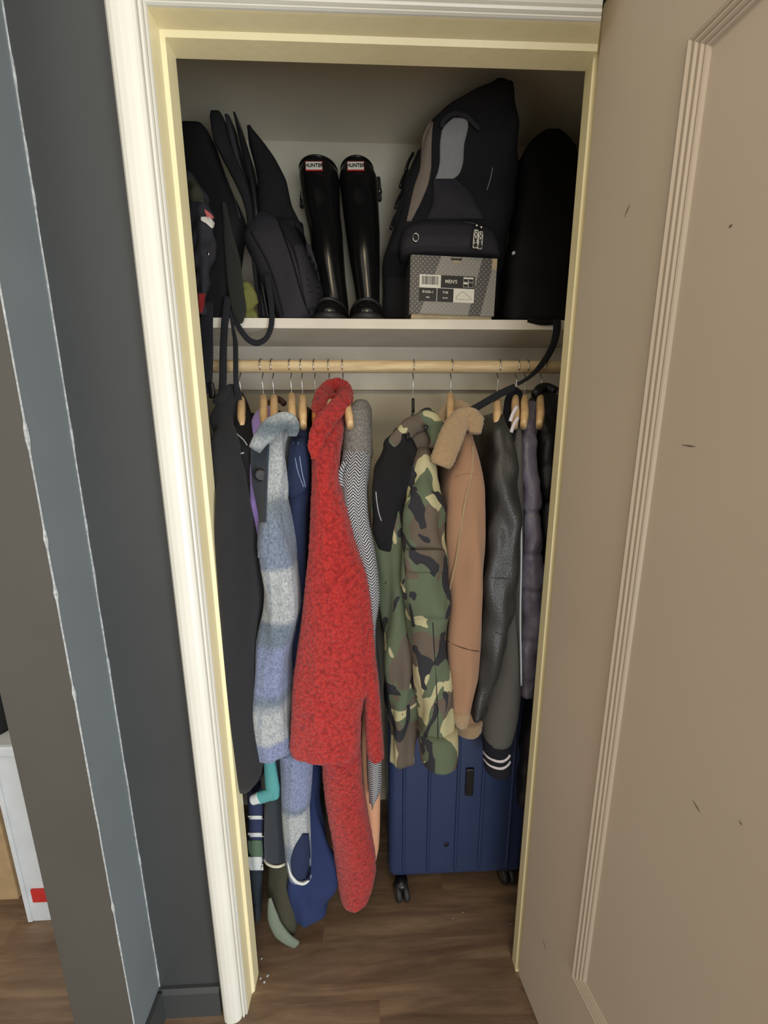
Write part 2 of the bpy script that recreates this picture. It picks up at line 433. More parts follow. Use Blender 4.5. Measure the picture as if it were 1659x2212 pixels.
    if top == 'cap':
        r0 = V[0]; wz = 0.006
        idx.append(addring(shrink(r0, 0.12, wz*1.5), UV[0])); idx.append(addring(shrink(r0, 0.7, wz), UV[0]))
    for r, uv in zip(V, UV): idx.append(addring(r, uv))
    last = V[-1]
    if bottom == 'open':
        idx.append(addring(shrink(last, 0.94, -0.002), UV[-1])); idx.append(addring(shrink(last, 0.86, 0.001), UV[-1])); idx.append(addring(shrink(last, 0.80, 0.05), UV[-1]))
    elif bottom == 'round':
        idx.append(addring(shrink(last, 0.8, -0.006), UV[-1])); idx.append(addring(shrink(last, 0.4, -0.010), UV[-1]))
    else:
        idx.append(addring(shrink(last, 0.92, -0.002), UV[-1]))
    for i, j in zip(idx[:-1], idx[1:]):
        for k in range(m_):
            faces.append((i+k, i+(k+1) % m_, j+(k+1) % m_, j+k))
    faces.append(tuple(range(idx[0], idx[0]+m_))[::-1]); faces.append(tuple(range(idx[-1], idx[-1]+m_)))
    o = mesh(name, verts, faces, mt, parent, True, uvs)
    BVHS[o.name] = BVHTree.FromPolygons([tuple(v) for v in verts], faces)
    return o
def hit(o, px, py, off=0.0):
    d = ray(px, py).normalized()
    h = BVHS[o.name].ray_cast(EYE, d)
    return (h[0]-d*off) if h[0] else None
def patch(name, rows, onto, mt, parent, off=0.002, thick=0.003, nx=10, levels=14, dropY=None, puff=0.0, passes=1):
    """a piece of cloth, card or tape lying on the surface of another part; rows are (py, x_left, x_right)"""
    L = smoothrow(rows, levels, passes); fr = []; lastd = None
    for y, xl, xr in L:
        row = []
        for k in range(nx+1):
            q = k/nx; px = xl+(xr-xl)*q
            p = hit(onto, px, y, off)
            row.append((px, y, p, q))
        fr.append(row)
    ys = [c[2].y for r in fr for c in r if c[2]]
    if not ys: return None
    ymed = sorted(ys)[len(ys)//2]
    P0 = []; P1 = []; uvs = []
    for i, row in enumerate(fr):
        for px, y, p, q in row:
            if p is None:
                near = [c[2].y for c in row if c[2]]
                p = at(px, y, (near[0] if near else ymed))
            elif abs(p.y-ymed) > 0.09: p = at(px, y, ymed)
            dd = (p-EYE).normalized()
            pf = puff*math.sin(math.pi*q)*math.sin(math.pi*min(1, max(0, i/(levels-1))))
            P0.append(p-dd*(pf)); P1.append(p+dd*thick); uvs.append((p.x, p.z))
    W = nx+1; K = len(P0); vs = P0+P1; fs = []
    for i in range(levels-1):
        for k in range(nx):
            a = i*W+k; fs.append((a, a+1, a+W+1, a+W)); fs.append((K+a, K+a+W, K+a+W+1, K+a+1))
    edge = [k for k in range(W)]+[i*W+nx for i in range(1, levels)]+[(levels-1)*W+k for k in range(nx-1, -1, -1)]+[i*W for i in range(levels-2, 0, -1)]
    for a, b_ in zip(edge, edge[1:]+edge[:1]): fs.append((a, K+a, K+b_, b_))
    o = mesh(name, vs, fs, mt, parent, True, uvs+uvs)
    BVHS[o.name] = BVHTree.FromPolygons([tuple(v) for v in vs], fs)
    return o
def sweep(name, pts, ra, rb, mt, parent=None, ref=(0, 1, 0), seg=10, sub=5, closed=False, world=False, taper=None, amp=0.0, fs=40, passes=2, sq=2.0):
    """pts are (px,py,Y) or world points; ra = half width across, rb = half depth along ref"""
    W3 = [Vector(p) if world else at(*p) for p in pts]
    A = np.array([tuple(p) for p in W3]); k = len(A)
    if closed:
        A = np.vstack([A, A[:1]]); k += 1
    t = np.arange(k); T = np.linspace(0, k-1, (k-1)*sub+1)
    Q = np.stack([np.interp(T, t, A[:, i]) for i in range(3)], 1)
    for _ in range(passes*2):
        if closed:
            Q = Q[:-1]; Q = (np.roll(Q, 1, 0)+2*Q+np.roll(Q, -1, 0))/4; Q = np.vstack([Q, Q[:1]])
        else:
            q = Q.copy(); q[1:-1] = (Q[:-2]+2*Q[1:-1]+Q[2:])/4; Q = q
    if closed: Q = Q[:-1]
    n_ = len(Q); vs = []; uvs = []; R = Vector(ref); dist = 0.0
    tapf = (lambda u: 1.0) if taper is None else (lambda u: float(np.interp(u, [a for a, b in taper], [b for a, b in taper])))
    for i in range(n_):
        p = Vector(Q[i])
        if closed: tn = Vector(Q[(i+1) % n_]-Q[i-1])
        else: tn = Vector(Q[min(i+1, n_-1)]-Q[max(i-1, 0)])
        tn.normalize()
        side = tn.cross(R)
        if side.length < 1e-5: side = tn.cross(Vector((1, 0, 0)))
        side.normalize(); dep = side.cross(tn).normalized()
        s = tapf(i/(n_-1))
        if i: dist += (p-Vector(Q[i-1])).length
        for j in range(seg):
            th = 2*math.pi*j/seg
            c_, s_ = math.cos(th), math.sin(th)
            c_ = math.copysign(abs(c_)**(2/sq), c_); s_ = math.copysign(abs(s_)**(2/sq), s_)
            pp = p+side*(ra*s*c_)+dep*(rb*s*s_)
            if amp: pp += (pp-p).normalized()*amp*noise.noise(pp*fs)
            vs.append(pp); uvs.append((j/seg*2*(ra+rb), dist))
    fs_ = []
    rng = n_ if closed else n_-1
    for i in range(rng):
        i2 = (i+1) % n_
        for j in range(seg):
            fs_.append((i*seg+j, i*seg+(j+1) % seg, i2*seg+(j+1) % seg, i2*seg+j))
    if not closed:
        fs_.append(tuple(range(seg))[::-1]); fs_.append(tuple(range((n_-1)*seg, n_*seg)))
    o = mesh(name, vs, fs_, mt, parent, True, uvs)
    BVHS[o.name] = BVHTree.FromPolygons([tuple(v) for v in vs], fs_)
    return o
def line_on(name, pxs, onto, r, mt, parent, off=0.001, rb=None, sub=5):
    pts = []
    for px, py in pxs:
        p = hit(onto, px, py, off)
        if p: pts.append(p)
    if len(pts) < 2: return None
    return sweep(name, pts, r, rb or r, mt, parent, world=True, seg=6, sub=sub)
def lathe(name, prof, center, axis, mt, parent=None, seg=24):
    ax = Vector(axis).normalized(); s = ax.orthogonal().normalized(); d = ax.cross(s)
    vs = []; fs = []
    for r, h in prof:
        for j in range(seg):
            t = 2*math.pi*j/seg; vs.append(Vector(center)+ax*h+(s*math.cos(t)+d*math.sin(t))*max(r, 1e-5))
    for i in range(len(prof)-1):
        for j in range(seg): fs.append((i*seg+j, i*seg+(j+1) % seg, (i+1)*seg+(j+1) % seg, (i+1)*seg+j))
    fs.append(tuple(range(seg))[::-1]); fs.append(tuple(range((len(prof)-1)*seg, len(prof)*seg)))
    return mesh(name, vs, fs, mt, parent)
def text(name, body, center, right, up, height, mt, parent, depth=0.0004, bold=0.0):
    cu = bpy.data.curves.new(name, 'FONT'); cu.body = body; cu.size = height*1.38; cu.align_x = 'CENTER'; cu.align_y = 'CENTER'
    cu.extrude = depth; cu.offset = bold
    tmp = bpy.data.objects.new(name+'_tmp', cu); COL.objects.link(tmp)
    dg = bpy.context.evaluated_depsgraph_get(); dg.update()
    me = bpy.data.meshes.new_from_object(tmp.evaluated_get(dg))
    bpy.data.objects.remove(tmp); bpy.data.curves.remove(cu)
    r, u = Vector(right).normalized(), Vector(up).normalized(); nn = r.cross(u)
    mt4 = Matrix((r, u, nn)).transposed().to_4x4(); mt4.translation = Vector(center)
    me.transform(mt4); me.name = name
    me.materials.clear(); me.materials.append(M[mt])
    o = bpy.data.objects.new(name, me); COL.objects.link(o); put_under(o, parent)
    return o

# ------------------------------------------------------------------ setting
YB = 1.282          # closet back wall
XL, XR = -0.62, 0.64
YW = 0.727          # hall face of the door wall
def struct(o): o['kind'] = 'structure'; return o
floor = struct(box('floor', (-2.2, -2.6, -0.06), (2.2, 1.9, -0.012), 'floor'))
# planks laid across the doorway
pw = 0.118; y0 = -0.10; r_ = 0
plank_meshes = {}
while y0 < YB+0.10:
    x = -1.75+((r_*0.37) % 0.9)-0.5
    while x < 1.3:
        ln_ = 0.92
        key = round(ln_, 3)
        if key not in plank_meshes:
            bm = bmesh.new(); bmesh.ops.create_cube(bm, size=1)
            for v in bm.verts: v.co = Vector(((v.co.x+0.5)*ln_, (v.co.y+0.5)*(pw), (v.co.z-0.5)*0.011))
            bmesh.ops.bevel(bm, geom=[e for e in bm.edges if all(v.co.z > -0.001 for v in e.verts)], offset=0.0002, segments=1, affect='EDGES')
            me = bpy.data.meshes.new('plank'); bm.to_mesh(me); bm.free(); me.materials.append(M['floor']); plank_meshes[key] = me
        o = bpy.data.objects.new('plank', plank_meshes[key]); COL.objects.link(o)
        o.location = (x, y0, 0.0); o.parent = floor
        x += ln_+0.0001
    y0 += pw+0.0001; r_ += 1
struct(box('wall_back', (XL-0.05, YB, 0), (XR+0.05, YB+0.06, 2.6), 'closet_wall'))
struct(box('wall_left', (XL-0.06, 0.79, 0), (XL, YB, 2.6), 'closet_wall'))
struct(box('wall_right', (XR, 0.79, 0), (XR+0.06, YB, 2.6), 'closet_wall'))
ZC = 2.247
struct(box('ceiling', (XL-0.05, 0.78, ZC), (XR+0.05, YB+0.05, ZC+0.06), 'closet_wall'))
# hall side of the door wall: slate paint, recess and pier on the left
struct(box('wall_front', (-0.537, YW, 0), (-0.3885, 0.79, 2.6), 'slate'))
struct(box('wall_front', (-0.378, YW, 2.115), (0.50, 0.79, 2.6), 'slate'))
struct(box('wall_front', (0.50, YW, 0), (2.2, 0.79, 2.6), 'slate'))
struct(box('wall_front', (-0.389, 0.75, 0), (-0.379, 0.79, 2.12), 'slate'))
pier = struct(prism('wall_pier', [(-0.663, 0.634), (-0.537, 0.634), (-0.537, 0.80), (-0.663, 0.80)], 0, 2.6, 'pier_taupe'))
struct(box('wall_return', (-0.5375, 0.6345, 0), (-0.5362, 0.7265, 2.6), 'return_grey'))
# ragged pale paint lines down both corners of the pier
def paintline(x, y, name):
    vs = []; fs = []
    nn_ = 150
    for i in range(nn_+1):
        z_ = 0.08+2.4*i/nn_
        wv = 0.0010+0.0008*abs(noise.noise(Vector((z_*9, x*5, 1))))+(0.0022 if noise.noise(Vector((z_*31, 3, x))) > 0.45 else 0)
        for dx, dy in ((-wv, -0.0005), (wv*0.3, -0.0008), (wv*0.3+0.0004, wv*0.8), (-wv, wv*0.8)):
            vs.append((x+dx+0.0008*noise.noise(Vector((z_*14, 0, 7))), y+dy, z_))
    for i in range(nn_):
        for j in range(4):
            fs.append((i*4+j, i*4+(j+1) % 4, i*4+4+(j+1) % 4, i*4+4+j))
    return mesh(name, vs, fs, 'chip', pier, False)
paintline(-0.5362, 0.6343, 'paint_ridge')
paintline(-0.5350, 0.7255, 'paint_ridge')
bb1 = struct(prism('baseboard_front', [(0, 0.714), (0.078, 0.714), (0.088, 0.720), (0.088, YW), (0, YW)], -0.537, -0.387, 'slate', axis='X'))
bb2 = struct(box('baseboard_pier', (-0.537, 0.634, 0), (-0.524, YW-0.012, 0.088), 'slate', bev=0.002))
struct(box('baseboard_left', (-0.663, 0.62, 0), (-0.537, 0.634, 0.088), 'slate', bev=0.002))

# door casing: stepped old moulding with a stop bead
XJL, XJR, ZJ = -0.316, 0.381, 2.048
prof = [(0.064, 0.727), (0.064, 0.712), (0.0615, 0.706), (0.057, 0.7015), (0.050, 0.699), (0.040, 0.6985), (0.030, 0.700), (0.023, 0.7035), (0.0195, 0.7075),
        (0.0185, 0.713), (0.0165, 0.7095), (0.0145, 0.7085), (0.0125, 0.710), (0.0115, 0.7165), (0.010, 0.7135), (0.008, 0.7130), (0.0068, 0.716), (0.0064, 0.722), (0.0060, 0.750), (0.0, 0.755), (0.0, 0.790), (0.064, 0.790)]
legp = [(XJL-d, y) for d, y in prof]
struct(prism('trim_1', legp, 0, 0, 'trim', zfun=lambda i, e: 0.0 if e == 0 else ZJ+prof[i][0]))
headp = [(ZJ+d*1.0, y) for d, y in prof]
struct(prism('trim_2', headp, 0, 0, 'trim', axis='X', zfun=lambda i, e: (XJL-prof[i][0]) if e == 0 else min(0.3815, 0.356+(prof[i][1]-0.70)*0.46)))
# hinge side: stop, deep rabbet for the door, casing behind the door
rp = [(XJR, 0.790), (XJR, 0.7655), (XJR+0.0105, 0.764), (0.452, 0.764), (0.452, 0.722), (0.456, 0.712), (0.466, 0.705), (0.490, 0.703), (0.50, 0.710), (0.50, 0.79)]
jr = struct(prism('trim_3', rp, 0, 2.12, 'trim'))
struct(box('trim_4', (0.3825, 0.70, 2.112), (0.50, 0.727, 2.16), 'trim', bev=0.002))
sp = box('strike_plate', (XJL+0.0001, 0.759, 0.875), (XJL+0.0022, 0.779, 0.945), 'brass', None, 0.0006)
put_under(sp, bpy.data.objects['trim_1'])

# ------------------------------------------------------------------ door, swung open towards the hall
DH = Vector((0.384, 0.752)); DD = Vector((0.172, -1.0)).normalized(); DN = Vector((DD.y, -DD.x))  # DN points to the closet side (-x)
if DN.x > 0: DN = -DN
def dpt(u, w_, z_): q = DH+DD*u+DN*w_; return Vector((q.x, q.y, z_))
def dbox(name, u0, u1, w0, w1, za, zb, mt, parent):
    vs = [dpt(u, w_, z_) for u in (u0, u1) for w_ in (w0, w1) for z_ in (za, zb)]
    fs = [(0, 1, 3, 2), (4, 6, 7, 5), (0, 4, 5, 1), (2, 3, 7, 6), (0, 2, 6, 4), (1, 5, 7, 3)]
    return mesh(name, vs, fs, mt, parent, False)
door = thing('door_1', None, None, dpt(0, 0, 0)); door['kind'] = 'structure'
DW, DZ0, DZ1, DT = 0.675, 0.012, 2.108, 0.034
U0, U1, P0z, P1z = 0.172, DW-0.172, 0.322, 1.922
dbox('hinge_stile', 0, U0, 0, -DT, DZ0, DZ1, 'door', door)
dbox('latch_stile', U1, DW, 0, -DT, DZ0, DZ1, 'door', door)
dbox('top_rail', U0, U1, 0, -DT, P1z, DZ1, 'door', door)
dbox('bottom_rail', U0, U1, 0, -DT, DZ0, P0z, 'door', door)
dbox('panel', U0, U1, -0.006, -DT+0.006, P0z, P1z, 'door', door)
# stepped panel moulding: four fine reeds mitred round the panel
mp = [(0.0, -0.006), (0.0, 0.0035), (0.003, 0.0055), (0.006, 0.0035), (0.0072, 0.0008), (0.0085, 0.003), (0.0115, 0.0035), (0.0135, 0.0015), (0.0145, -0.0008), (0.016, 0.001), (0.0185, 0.0012), (0.0205, -0.0008), (0.0215, -0.0028), (0.023, -0.001), (0.0255, -0.002), (0.0275, -0.006)]
def moulding(side):
    vs = []; k = len(mp)
    for e in (0, 1):
        for d, h in mp:
            if side == 'L': u, z_ = U0+d, (P0z+d if e == 0 else P1z-d)
            elif side == 'R': u, z_ = U1-d, (P0z+d if e == 0 else P1z-d)
            elif side == 'T': u, z_ = (U0+d if e == 0 else U1-d), P1z-d
            else: u, z_ = (U0+d if e == 0 else U1-d), P0z+d
            vs.append(dpt(u, h, z_))
    fs = [(i, i+1, k+i+1, k+i) for i in range(k-1)]+[(k-1, 0, k, 2*k-1), tuple(range(k))[::-1], tuple(range(k, 2*k))]
    mesh('panel_moulding', vs, fs, 'door', door, False)
for s_ in 'LRTB': moulding(s_)
for zc in (0.374, 1.837):
    h = lathe('hinge_knuckle', [(0.0, -0.046), (0.005, -0.045), (0.006, -0.040), (0.006, 0.040), (0.005, 0.045), (0.0, 0.046)], (0.4255, 0.757, zc), (0, 0, 1), 'brass', door, 14)
    box('hinge_leaf', (0.4250, 0.722, zc-0.044), (0.4515, 0.757, zc+0.044), 'brass', h)
def scuff(px, py, L, ang, r, mt='scratch', nm='scratch_mark'):
    d0 = ray(px, py); o_ = EYE
    nrm = Vector((DN.x, DN.y, 0)); t = (nrm.dot(dpt(0, 0, 0)-o_))/nrm.dot(d0); p = o_+d0*t
    tz = Vector((DD.x*math.cos(ang), DD.y*math.cos(ang), math.sin(ang)))
    q = p+nrm*(-0.0055 if (p.xy-DH).length > U0+0.0276 else 0.0004)
    sweep(nm, [q-tz*L/2, q+tz*L*0.1, q+tz*L/2], r, 0.0004, mt, door, ref=tuple(nrm), world=True, seg=6, taper=[(0, .2), (.5, 1), (1, .2)])
for a in ((1355, 455, .016, 1.0, .0012), (1570, 487, .004, .4, .0016), (1480, 963, .020, -.1, .0010), (1497, 1743, .014, -.6, .0012), (1592, 1780, .005, -.7, .001)): scuff(*a)
scuff(1176, 2040, .020, -.9, .0013); scuff(1187, 2053, .010, -.9, .0018, 'chip', 'paint_chip')

# ------------------------------------------------------------------ shelf, cleats, rod
ZS = 1.722
shelf = thing('closet_shelf', 'painted cream board shelf across the closet carrying the bags and boots', 'shelf', (0, 1.06, 1.698))
box('shelf_board', (XL+0.001, 1.06, 1.698), (XR-0.001, YB-0.001, ZS), 'shelf', shelf, 0.0015)
box('back_cleat', (XL+0.002, 1.262, 1.570), (XR-0.002, YB-0.001, 1.6975), 'shelf', shelf, 0.001)
box('side_cleat', (XR-0.021, 1.0, 1.575), (XR-0.001, 1.2615, 1.6975), 'shelf', shelf, 0.001)
box('side_cleat', (XL+0.001, 1.0, 1.575), (XL+0.021, 1.2615, 1.6975), 'shelf', shelf, 0.001)
RY, RZ, RR_ = 1.04, 1.6025, 0.0155
rod = lathe('closet_rod', [(RR_-0.001, 0), (RR_, 0.002), (RR_, 1.214), (RR_-0.001, 1.216)], (XL+0.022, RY, RZ), (1, 0, 0), 'rod', None, 28)
tag(rod, 'round unpainted pine clothes rod under the shelf', 'clothes rod')

# ------------------------------------------------------------------ hangers
def hx(px): return at(px, 792, RY).x
def hanger(px, label, woodmat='hanger_pale', dx=0.0, drop=0.0, wire=False):
    x = hx(px); dx += -x*0.93
    t = thing('clothes_hanger', label, 'hanger', (x, RY, 1.46-drop), 'hangers on the closet rod')
    rr = RR_+0.0027
    pts = []
    for k in range(0, 13):
        th = math.radians(215-k*(255/12.0))
        pts.append((x, RY+rr*-math.cos(th)*-1 if False else RY-rr*math.cos(math.pi-th), RZ+rr*math.sin(th)))
    pts += [(x, RY-0.006, RZ-0.034), (x, RY, RZ-0.046), (x, RY, 1.530-drop)]
    sweep('hook', pts, 0.0015, 0.0015, 'chrome', t, ref=(1, 0, 0), world=True, seg=8, sub=3, passes=1)
    x2 = x
    if wire:
        sweep('hook_sleeve', [(x2, RY, 1.535-drop), (x2, RY-0.004, 1.50-drop)], 0.004, 0.004, 'plastic_black', t, ref=(1, 0, 0), world=True)
        sweep('shoulder_bar', [(x2+dx*.2, RY-0.19, 1.435-drop), (x2+dx*.1, RY-0.10, 1.475-drop), (x2, RY, 1.503-drop), (x2-dx*.1, RY+0.10, 1.475-drop), (x2-dx*.2, RY+0.19, 1.435-drop)], 0.003, 0.006, 'plastic_black', t, ref=(0, 0, 1), world=True)
        return t
    z0_ = 1.520-drop
    arm = [(x2+dx*.15, RY-0.15, z0_-0.070), (x2+dx*.12, RY-0.125, z0_-0.046), (x2+dx*.09, RY-0.09, z0_-0.026), (x2+dx*.04, RY-0.04, z0_-0.006), (x2, RY, z0_),
           (x2-dx*.04, RY+0.04, z0_-0.006), (x2-dx*.09, RY+0.09, z0_-0.026), (x2-dx*.15, RY+0.15, z0_-0.052), (x2-dx*.2, RY+0.20, z0_-0.085)]
    sweep('shoulder_bar', arm, 0.0095, 0.016, woodmat, t, ref=(0, 0, 1), world=True, seg=14, taper=[(0, .75), (.1, 1), (.9, 1), (1, .75)], sq=2.6)
    return t
hanger(484, 'pale wooden hanger carrying the long black coat', drop=0.012)
hanger(516, 'pale wooden hanger carrying the black jacket with pale piping', drop=0.005)
hanger(565, 'pale wooden hanger carrying the lilac fleece')
hanger(588, 'brown toned wooden hanger just left of the plaid jacket hanger', drop=0.0, dx=0.0)
hanger(627, 'wooden hanger rising from the grey plaid jacket collar', drop=-0.004, dx=0.0)
hanger(651, 'pale wooden hanger carrying the dark olive coat', dx=0.0)
hanger(679, 'orange varnished wooden hanger holding the navy denim jacket', 'hanger_orange', drop=0.008, dx=0.0)
hanger(710, 'wooden hanger inside the collar of the red coat')
hanger(740, 'pale wooden hanger holding the grey herringbone coat', dx=0.10)
hanger(893, 'thin wire hanger with black sleeve holding the camouflage jacket', wire=True, dx=-0.05, drop=0.012)
hanger(975, 'pale wooden hanger holding the tan shearling jacket', drop=-0.004)
hanger(1077, 'pale wooden hanger holding the black leather jacket', dx=0.0)
hanger(1117, 'wooden hanger half hidden in the striped rib collar', 'hanger_pale', dx=0.0)
hanger(1137, 'wooden hanger behind the purple grey puffer coat')
hanger(1172, 'wooden hanger on the rightmost black puffer', 'hanger_pale')

# ------------------------------------------------------------------ garments
def garment(name, label, cat, hookpx, px, py):
    p = at(px, py, 0.84)
    return thing(name, label, cat, (p.x, 0.9, max(0.02, p.z)))
# 1 long black coat
g = garment('long_coat', 'long plain black coat hanging leftmost against the door frame', 'coat', 484, 510, 1720)
body = loft('body', [(838, 482, 507, .985), (868, 464, 509, .94), (900, 457, 507, .89), (940, 455, 506, .84), (1000, 459, 517, .80), (1060, 463, 530, .775), (1150, 466, 541, .765), (1300, 468, 550, .76), (1450, 470, 549, .76), (1600, 468, 548, .76), (1660, 467, 560, .76), (1700, 471, 566, .76), (1722, 476, 540, .765)],
     'black_wool', g, hook=hx(482), seed=2.1, amp=0.009, fs=30, vs=.12)
sweep('collar', [(470, 868, .93), (484, 848, .97), (500, 838, 1.0), (512, 846, 1.0), (512, 866, .97)], 0.012, 0.008, 'black_wool', g)
# 2 black jacket with piping
g = garment('piped_jacket', 'black jacket with thin pale piping squeezed right of the long black coat', 'jacket', 516, 540, 1690)
body2 = loft('body', [(893, 514, 536, .92), (915, 504, 543, .88), (960, 504, 550, .85), (1060, 510, 556, .84), (1250, 528, 560, .84), (1500, 536, 562, .84), (1690, 536, 566, .84)], 'black_knit', g, hook=hx(514), seed=5.0)
line_on('piping', [(506, 930), (512, 938), (520, 944), (528, 952), (534, 962)], body2, 0.0014, 'piping', g)
line_on('piping', [(507, 988), (513, 982), (521, 979), (527, 978)], body2, 0.0018, 'piping', g)
# 3 lilac fleece
g = garment('fleece_jacket', 'lilac fleece jacket showing between black jacket and plaid jacket', 'jacket', 565, 560, 1490)
loft('body', [(880, 562, 588, .945), (897, 546, 590, .91), (930, 539, 592, .88), (1000, 536, 590, .85), (1100, 537, 590, .84), (1300, 543, 590, .84), (1490, 550, 592, .845)], 'lilac', g, hook=hx(563), seed=8, amp=0.003)
line_on('seam', [(533, 1042), (542, 1044), (552, 1046)], bpy.data.objects['body.002'] if 'body.002' in bpy.data.objects else body2, 0.0014, 'lilac', g)
# 4 brown-collared jacket behind
g = garment('brown_jacket', 'dark jacket with brown collar hidden behind the plaid jacket', 'jacket', 588, 590, 1290)
loft('body', [(892, 590, 608, .985), (915, 584, 612, .96), (1000, 580, 606, .935), (1290, 582, 606, .935)], 'brown_cloth', g, hook=hx(588), seed=3, tb=.01)
sweep('collar', [(577, 880, 1.0), (586, 866, 1.03), (602, 860, 1.06), (614, 872, 1.03)], 0.008, 0.006, 'brown_cloth', g)
# 5 plaid shirt jacket
g = garment('plaid_jacket', 'fuzzy grey and blue plaid shirt jacket with folded collar', 'jacket', 627, 600, 1900)
pb = loft('body', [(905, 592, 625, .90), (935, 572, 622, .86), (985, 548, 618, .83), (1060, 552, 617, .815), (1120, 562, 622, .80), (1180, 559, 632, .79), (1217, 566, 636, .785), (1270, 569, 641, .78), (1330, 564, 641, .78), (1436, 555, 626, .78), (1515, 550, 623, .78), (1595, 545, 620, .78), (1648, 539, 624, .78)],
     'plaid', g, hook=hx(627), seed=11, amp=0.007, fs=28, fine=0.0008, levels=90, seg=60)
patch('front_placket', [(960, 541, 582), (1000, 541, 580), (1050, 545, 578), (1100, 556, 576), (1150, 563, 574)], pb, 'plaid_dark', g, off=0.003, thick=0.004)
patch('pocket_flap', [(1128, 560, 578), (1165, 556, 580), (1205, 557, 579)], pb, 'plaid', g, off=0.004, thick=0.003, puff=0.002)
bt = hit(pb, 563, 1026, 0.006)
lathe('button', [(0.0, -0.002), (0.012, -0.002), (0.0135, 0.0), (0.012, 0.003), (0.009, 0.0035), (0.0, 0.002)], bt, (0.25, -1, 0.1), 'button', g, 24)
sweep('collar', [(550, 972, .815), (566, 945, .815), (588, 921, .825), (606, 909, .845), (624, 908, .86), (633, 922, .85), (632, 942, .84)], 0.0175, 0.006, 'plaid_collar', g, amp=0.002, taper=[(0, .75), (.25, 1.15), (.8, 1.0), (1, .5)], seg=16)
sl = loft('sleeve', [(1640, 600, 681, .815), (1716, 607, 675, .815), (1774, 612, 667, .815), (1831, 616, 670, .815), (1880, 619, 673, .815), (1911, 624, 672, .815)], 'plaid', g, mode='tube', b=0.034, seed=13, amp=0.003, bottom='open')
patch('cuff_opening', [(1800, 654, 667), (1830, 635, 670), (1860, 627, 672), (1888, 630, 672), (1902, 640, 670)], sl, 'denim', g, off=.0015, thick=.002, nx=12)
sweep('cuff_lining', [at(621, 1862, .824), at(627, 1890, .814), at(640, 1906, .811), at(656, 1910, .812), at(668, 1901, .818), at(672, 1890, .826)], 0.004, 0.0035, 'pale_knit', g, world=True, taper=[(0, .3), (.3, 1), (.7, 1), (1, .4)])
# 6 teal, dark plaid, striped pieces showing low on the left
g = garment('teal_sleeve', 'teal felt sleeve end with pale tip below the plaid jacket', 'sleeve', 600, 575, 1730)
loft('sleeve', [(1560, 570, 592, .85), (1650, 569, 592, .842), (1690, 571, 600, .838), (1712, 573, 605, .836), (1730, 572, 604, .836)], 'teal', g, mode='tube', b=.012, seed=15, amp=.0015, levels=40)
sweep('sleeve_end', [(590, 1713, .842), (575, 1718, .841), (556, 1724, .840)], .018, .010, 'teal', g, seg=14)
sweep('pale_tip', [(560, 1722, .8395), (550, 1726, .839), (541, 1729, .838)], 0.0165, 0.0105, 'pale_knit', g, seg=14, taper=[(0, 1.0), (.8, .85), (1, .6)])
g = garment('dark_plaid_shirt', 'charcoal plaid shirt tail with cream edge below the teal sleeve', 'shirt', 600, 596, 1875)
loft('body', [(1600, 582, 612, .862), (1720, 577, 614, .86), (1760, 571, 616, .858), (1820, 570, 619, .856), (1870, 571, 622, .855)], 'plaid_dark', g, mode='tube', b=0.022, seed=17, amp=.002)
sweep('hem', [(571, 1856, .872), (576, 1866, .86), (590, 1872, .853), (604, 1872, .853), (616, 1866, .86)], 0.004, 0.003, 'cream_knit', g)
g = garment('striped_sleeve', 'navy green and white striped knit sleeve low beside the door frame', 'sleeve', 560, 552, 1882)
ss = loft('sleeve', [(1690, 534, 560, .865), (1760, 535, 568, .865), (1830, 536, 568, .865), (1862, 539, 570, .865), (1882, 543, 568, .868)], 'navy', g, mode='tube', b=0.02, seed=19, amp=.001, bottom='round')
for nm, ya, yb_, mt in (('white_stripe', 1762, 1770, 'pale_knit'), ('white_stripe', 1799, 1808, 'pale_knit'), ('green_stripe', 1815, 1851, 'green_knit'), ('white_stripe', 1851, 1880, 'pale_knit')):
    patch(nm, [(ya, 535, 566), ((ya+yb_)/2, 536, 568), (yb_, 540, 569)], ss, mt, g, off=0.0025, thick=0.003, passes=0)
g = garment('dark_trousers', 'dark teal trouser leg hanging low behind the door frame', 'trousers', 560, 553, 1995)
loft('leg', [(1850, 536, 566, .885), (1900, 540, 566, .88), (1950, 545, 566, .87), (1994, 549, 564, .86)], 'dark_teal', g, mode='tube', b=0.016, seed=23, amp=.002)
# 7 long olive coat with sage facing
g = garment('olive_coat', 'dark olive long coat with sage green hem almost touching the floor', 'coat', 651, 605, 2040)
loft('body', [(884, 652, 668, .985), (915, 640, 664, .96), (1000, 634, 660, .935), (1300, 628, 652, .93), (1600, 610, 640, .92), (1800, 585, 632, .89), (1900, 580, 640, .865), (1960, 578, 642, .85), (2000, 582, 642, .84), (2028, 598, 640, .838)], 'olive', g, hook=hx(651), seed=29, amp=.003, tb=.01)
hm = sweep('hem', [(583, 1940, .842), (586, 1966, .838), (592, 1992, .834), (606, 2016, .830), (622, 2030, .828), (640, 2040, .83)], 0.017, 0.008, 'sage', g, taper=[(0, .25), (.3, .9), (.6, 1.1), (1, .8)], seg=14)
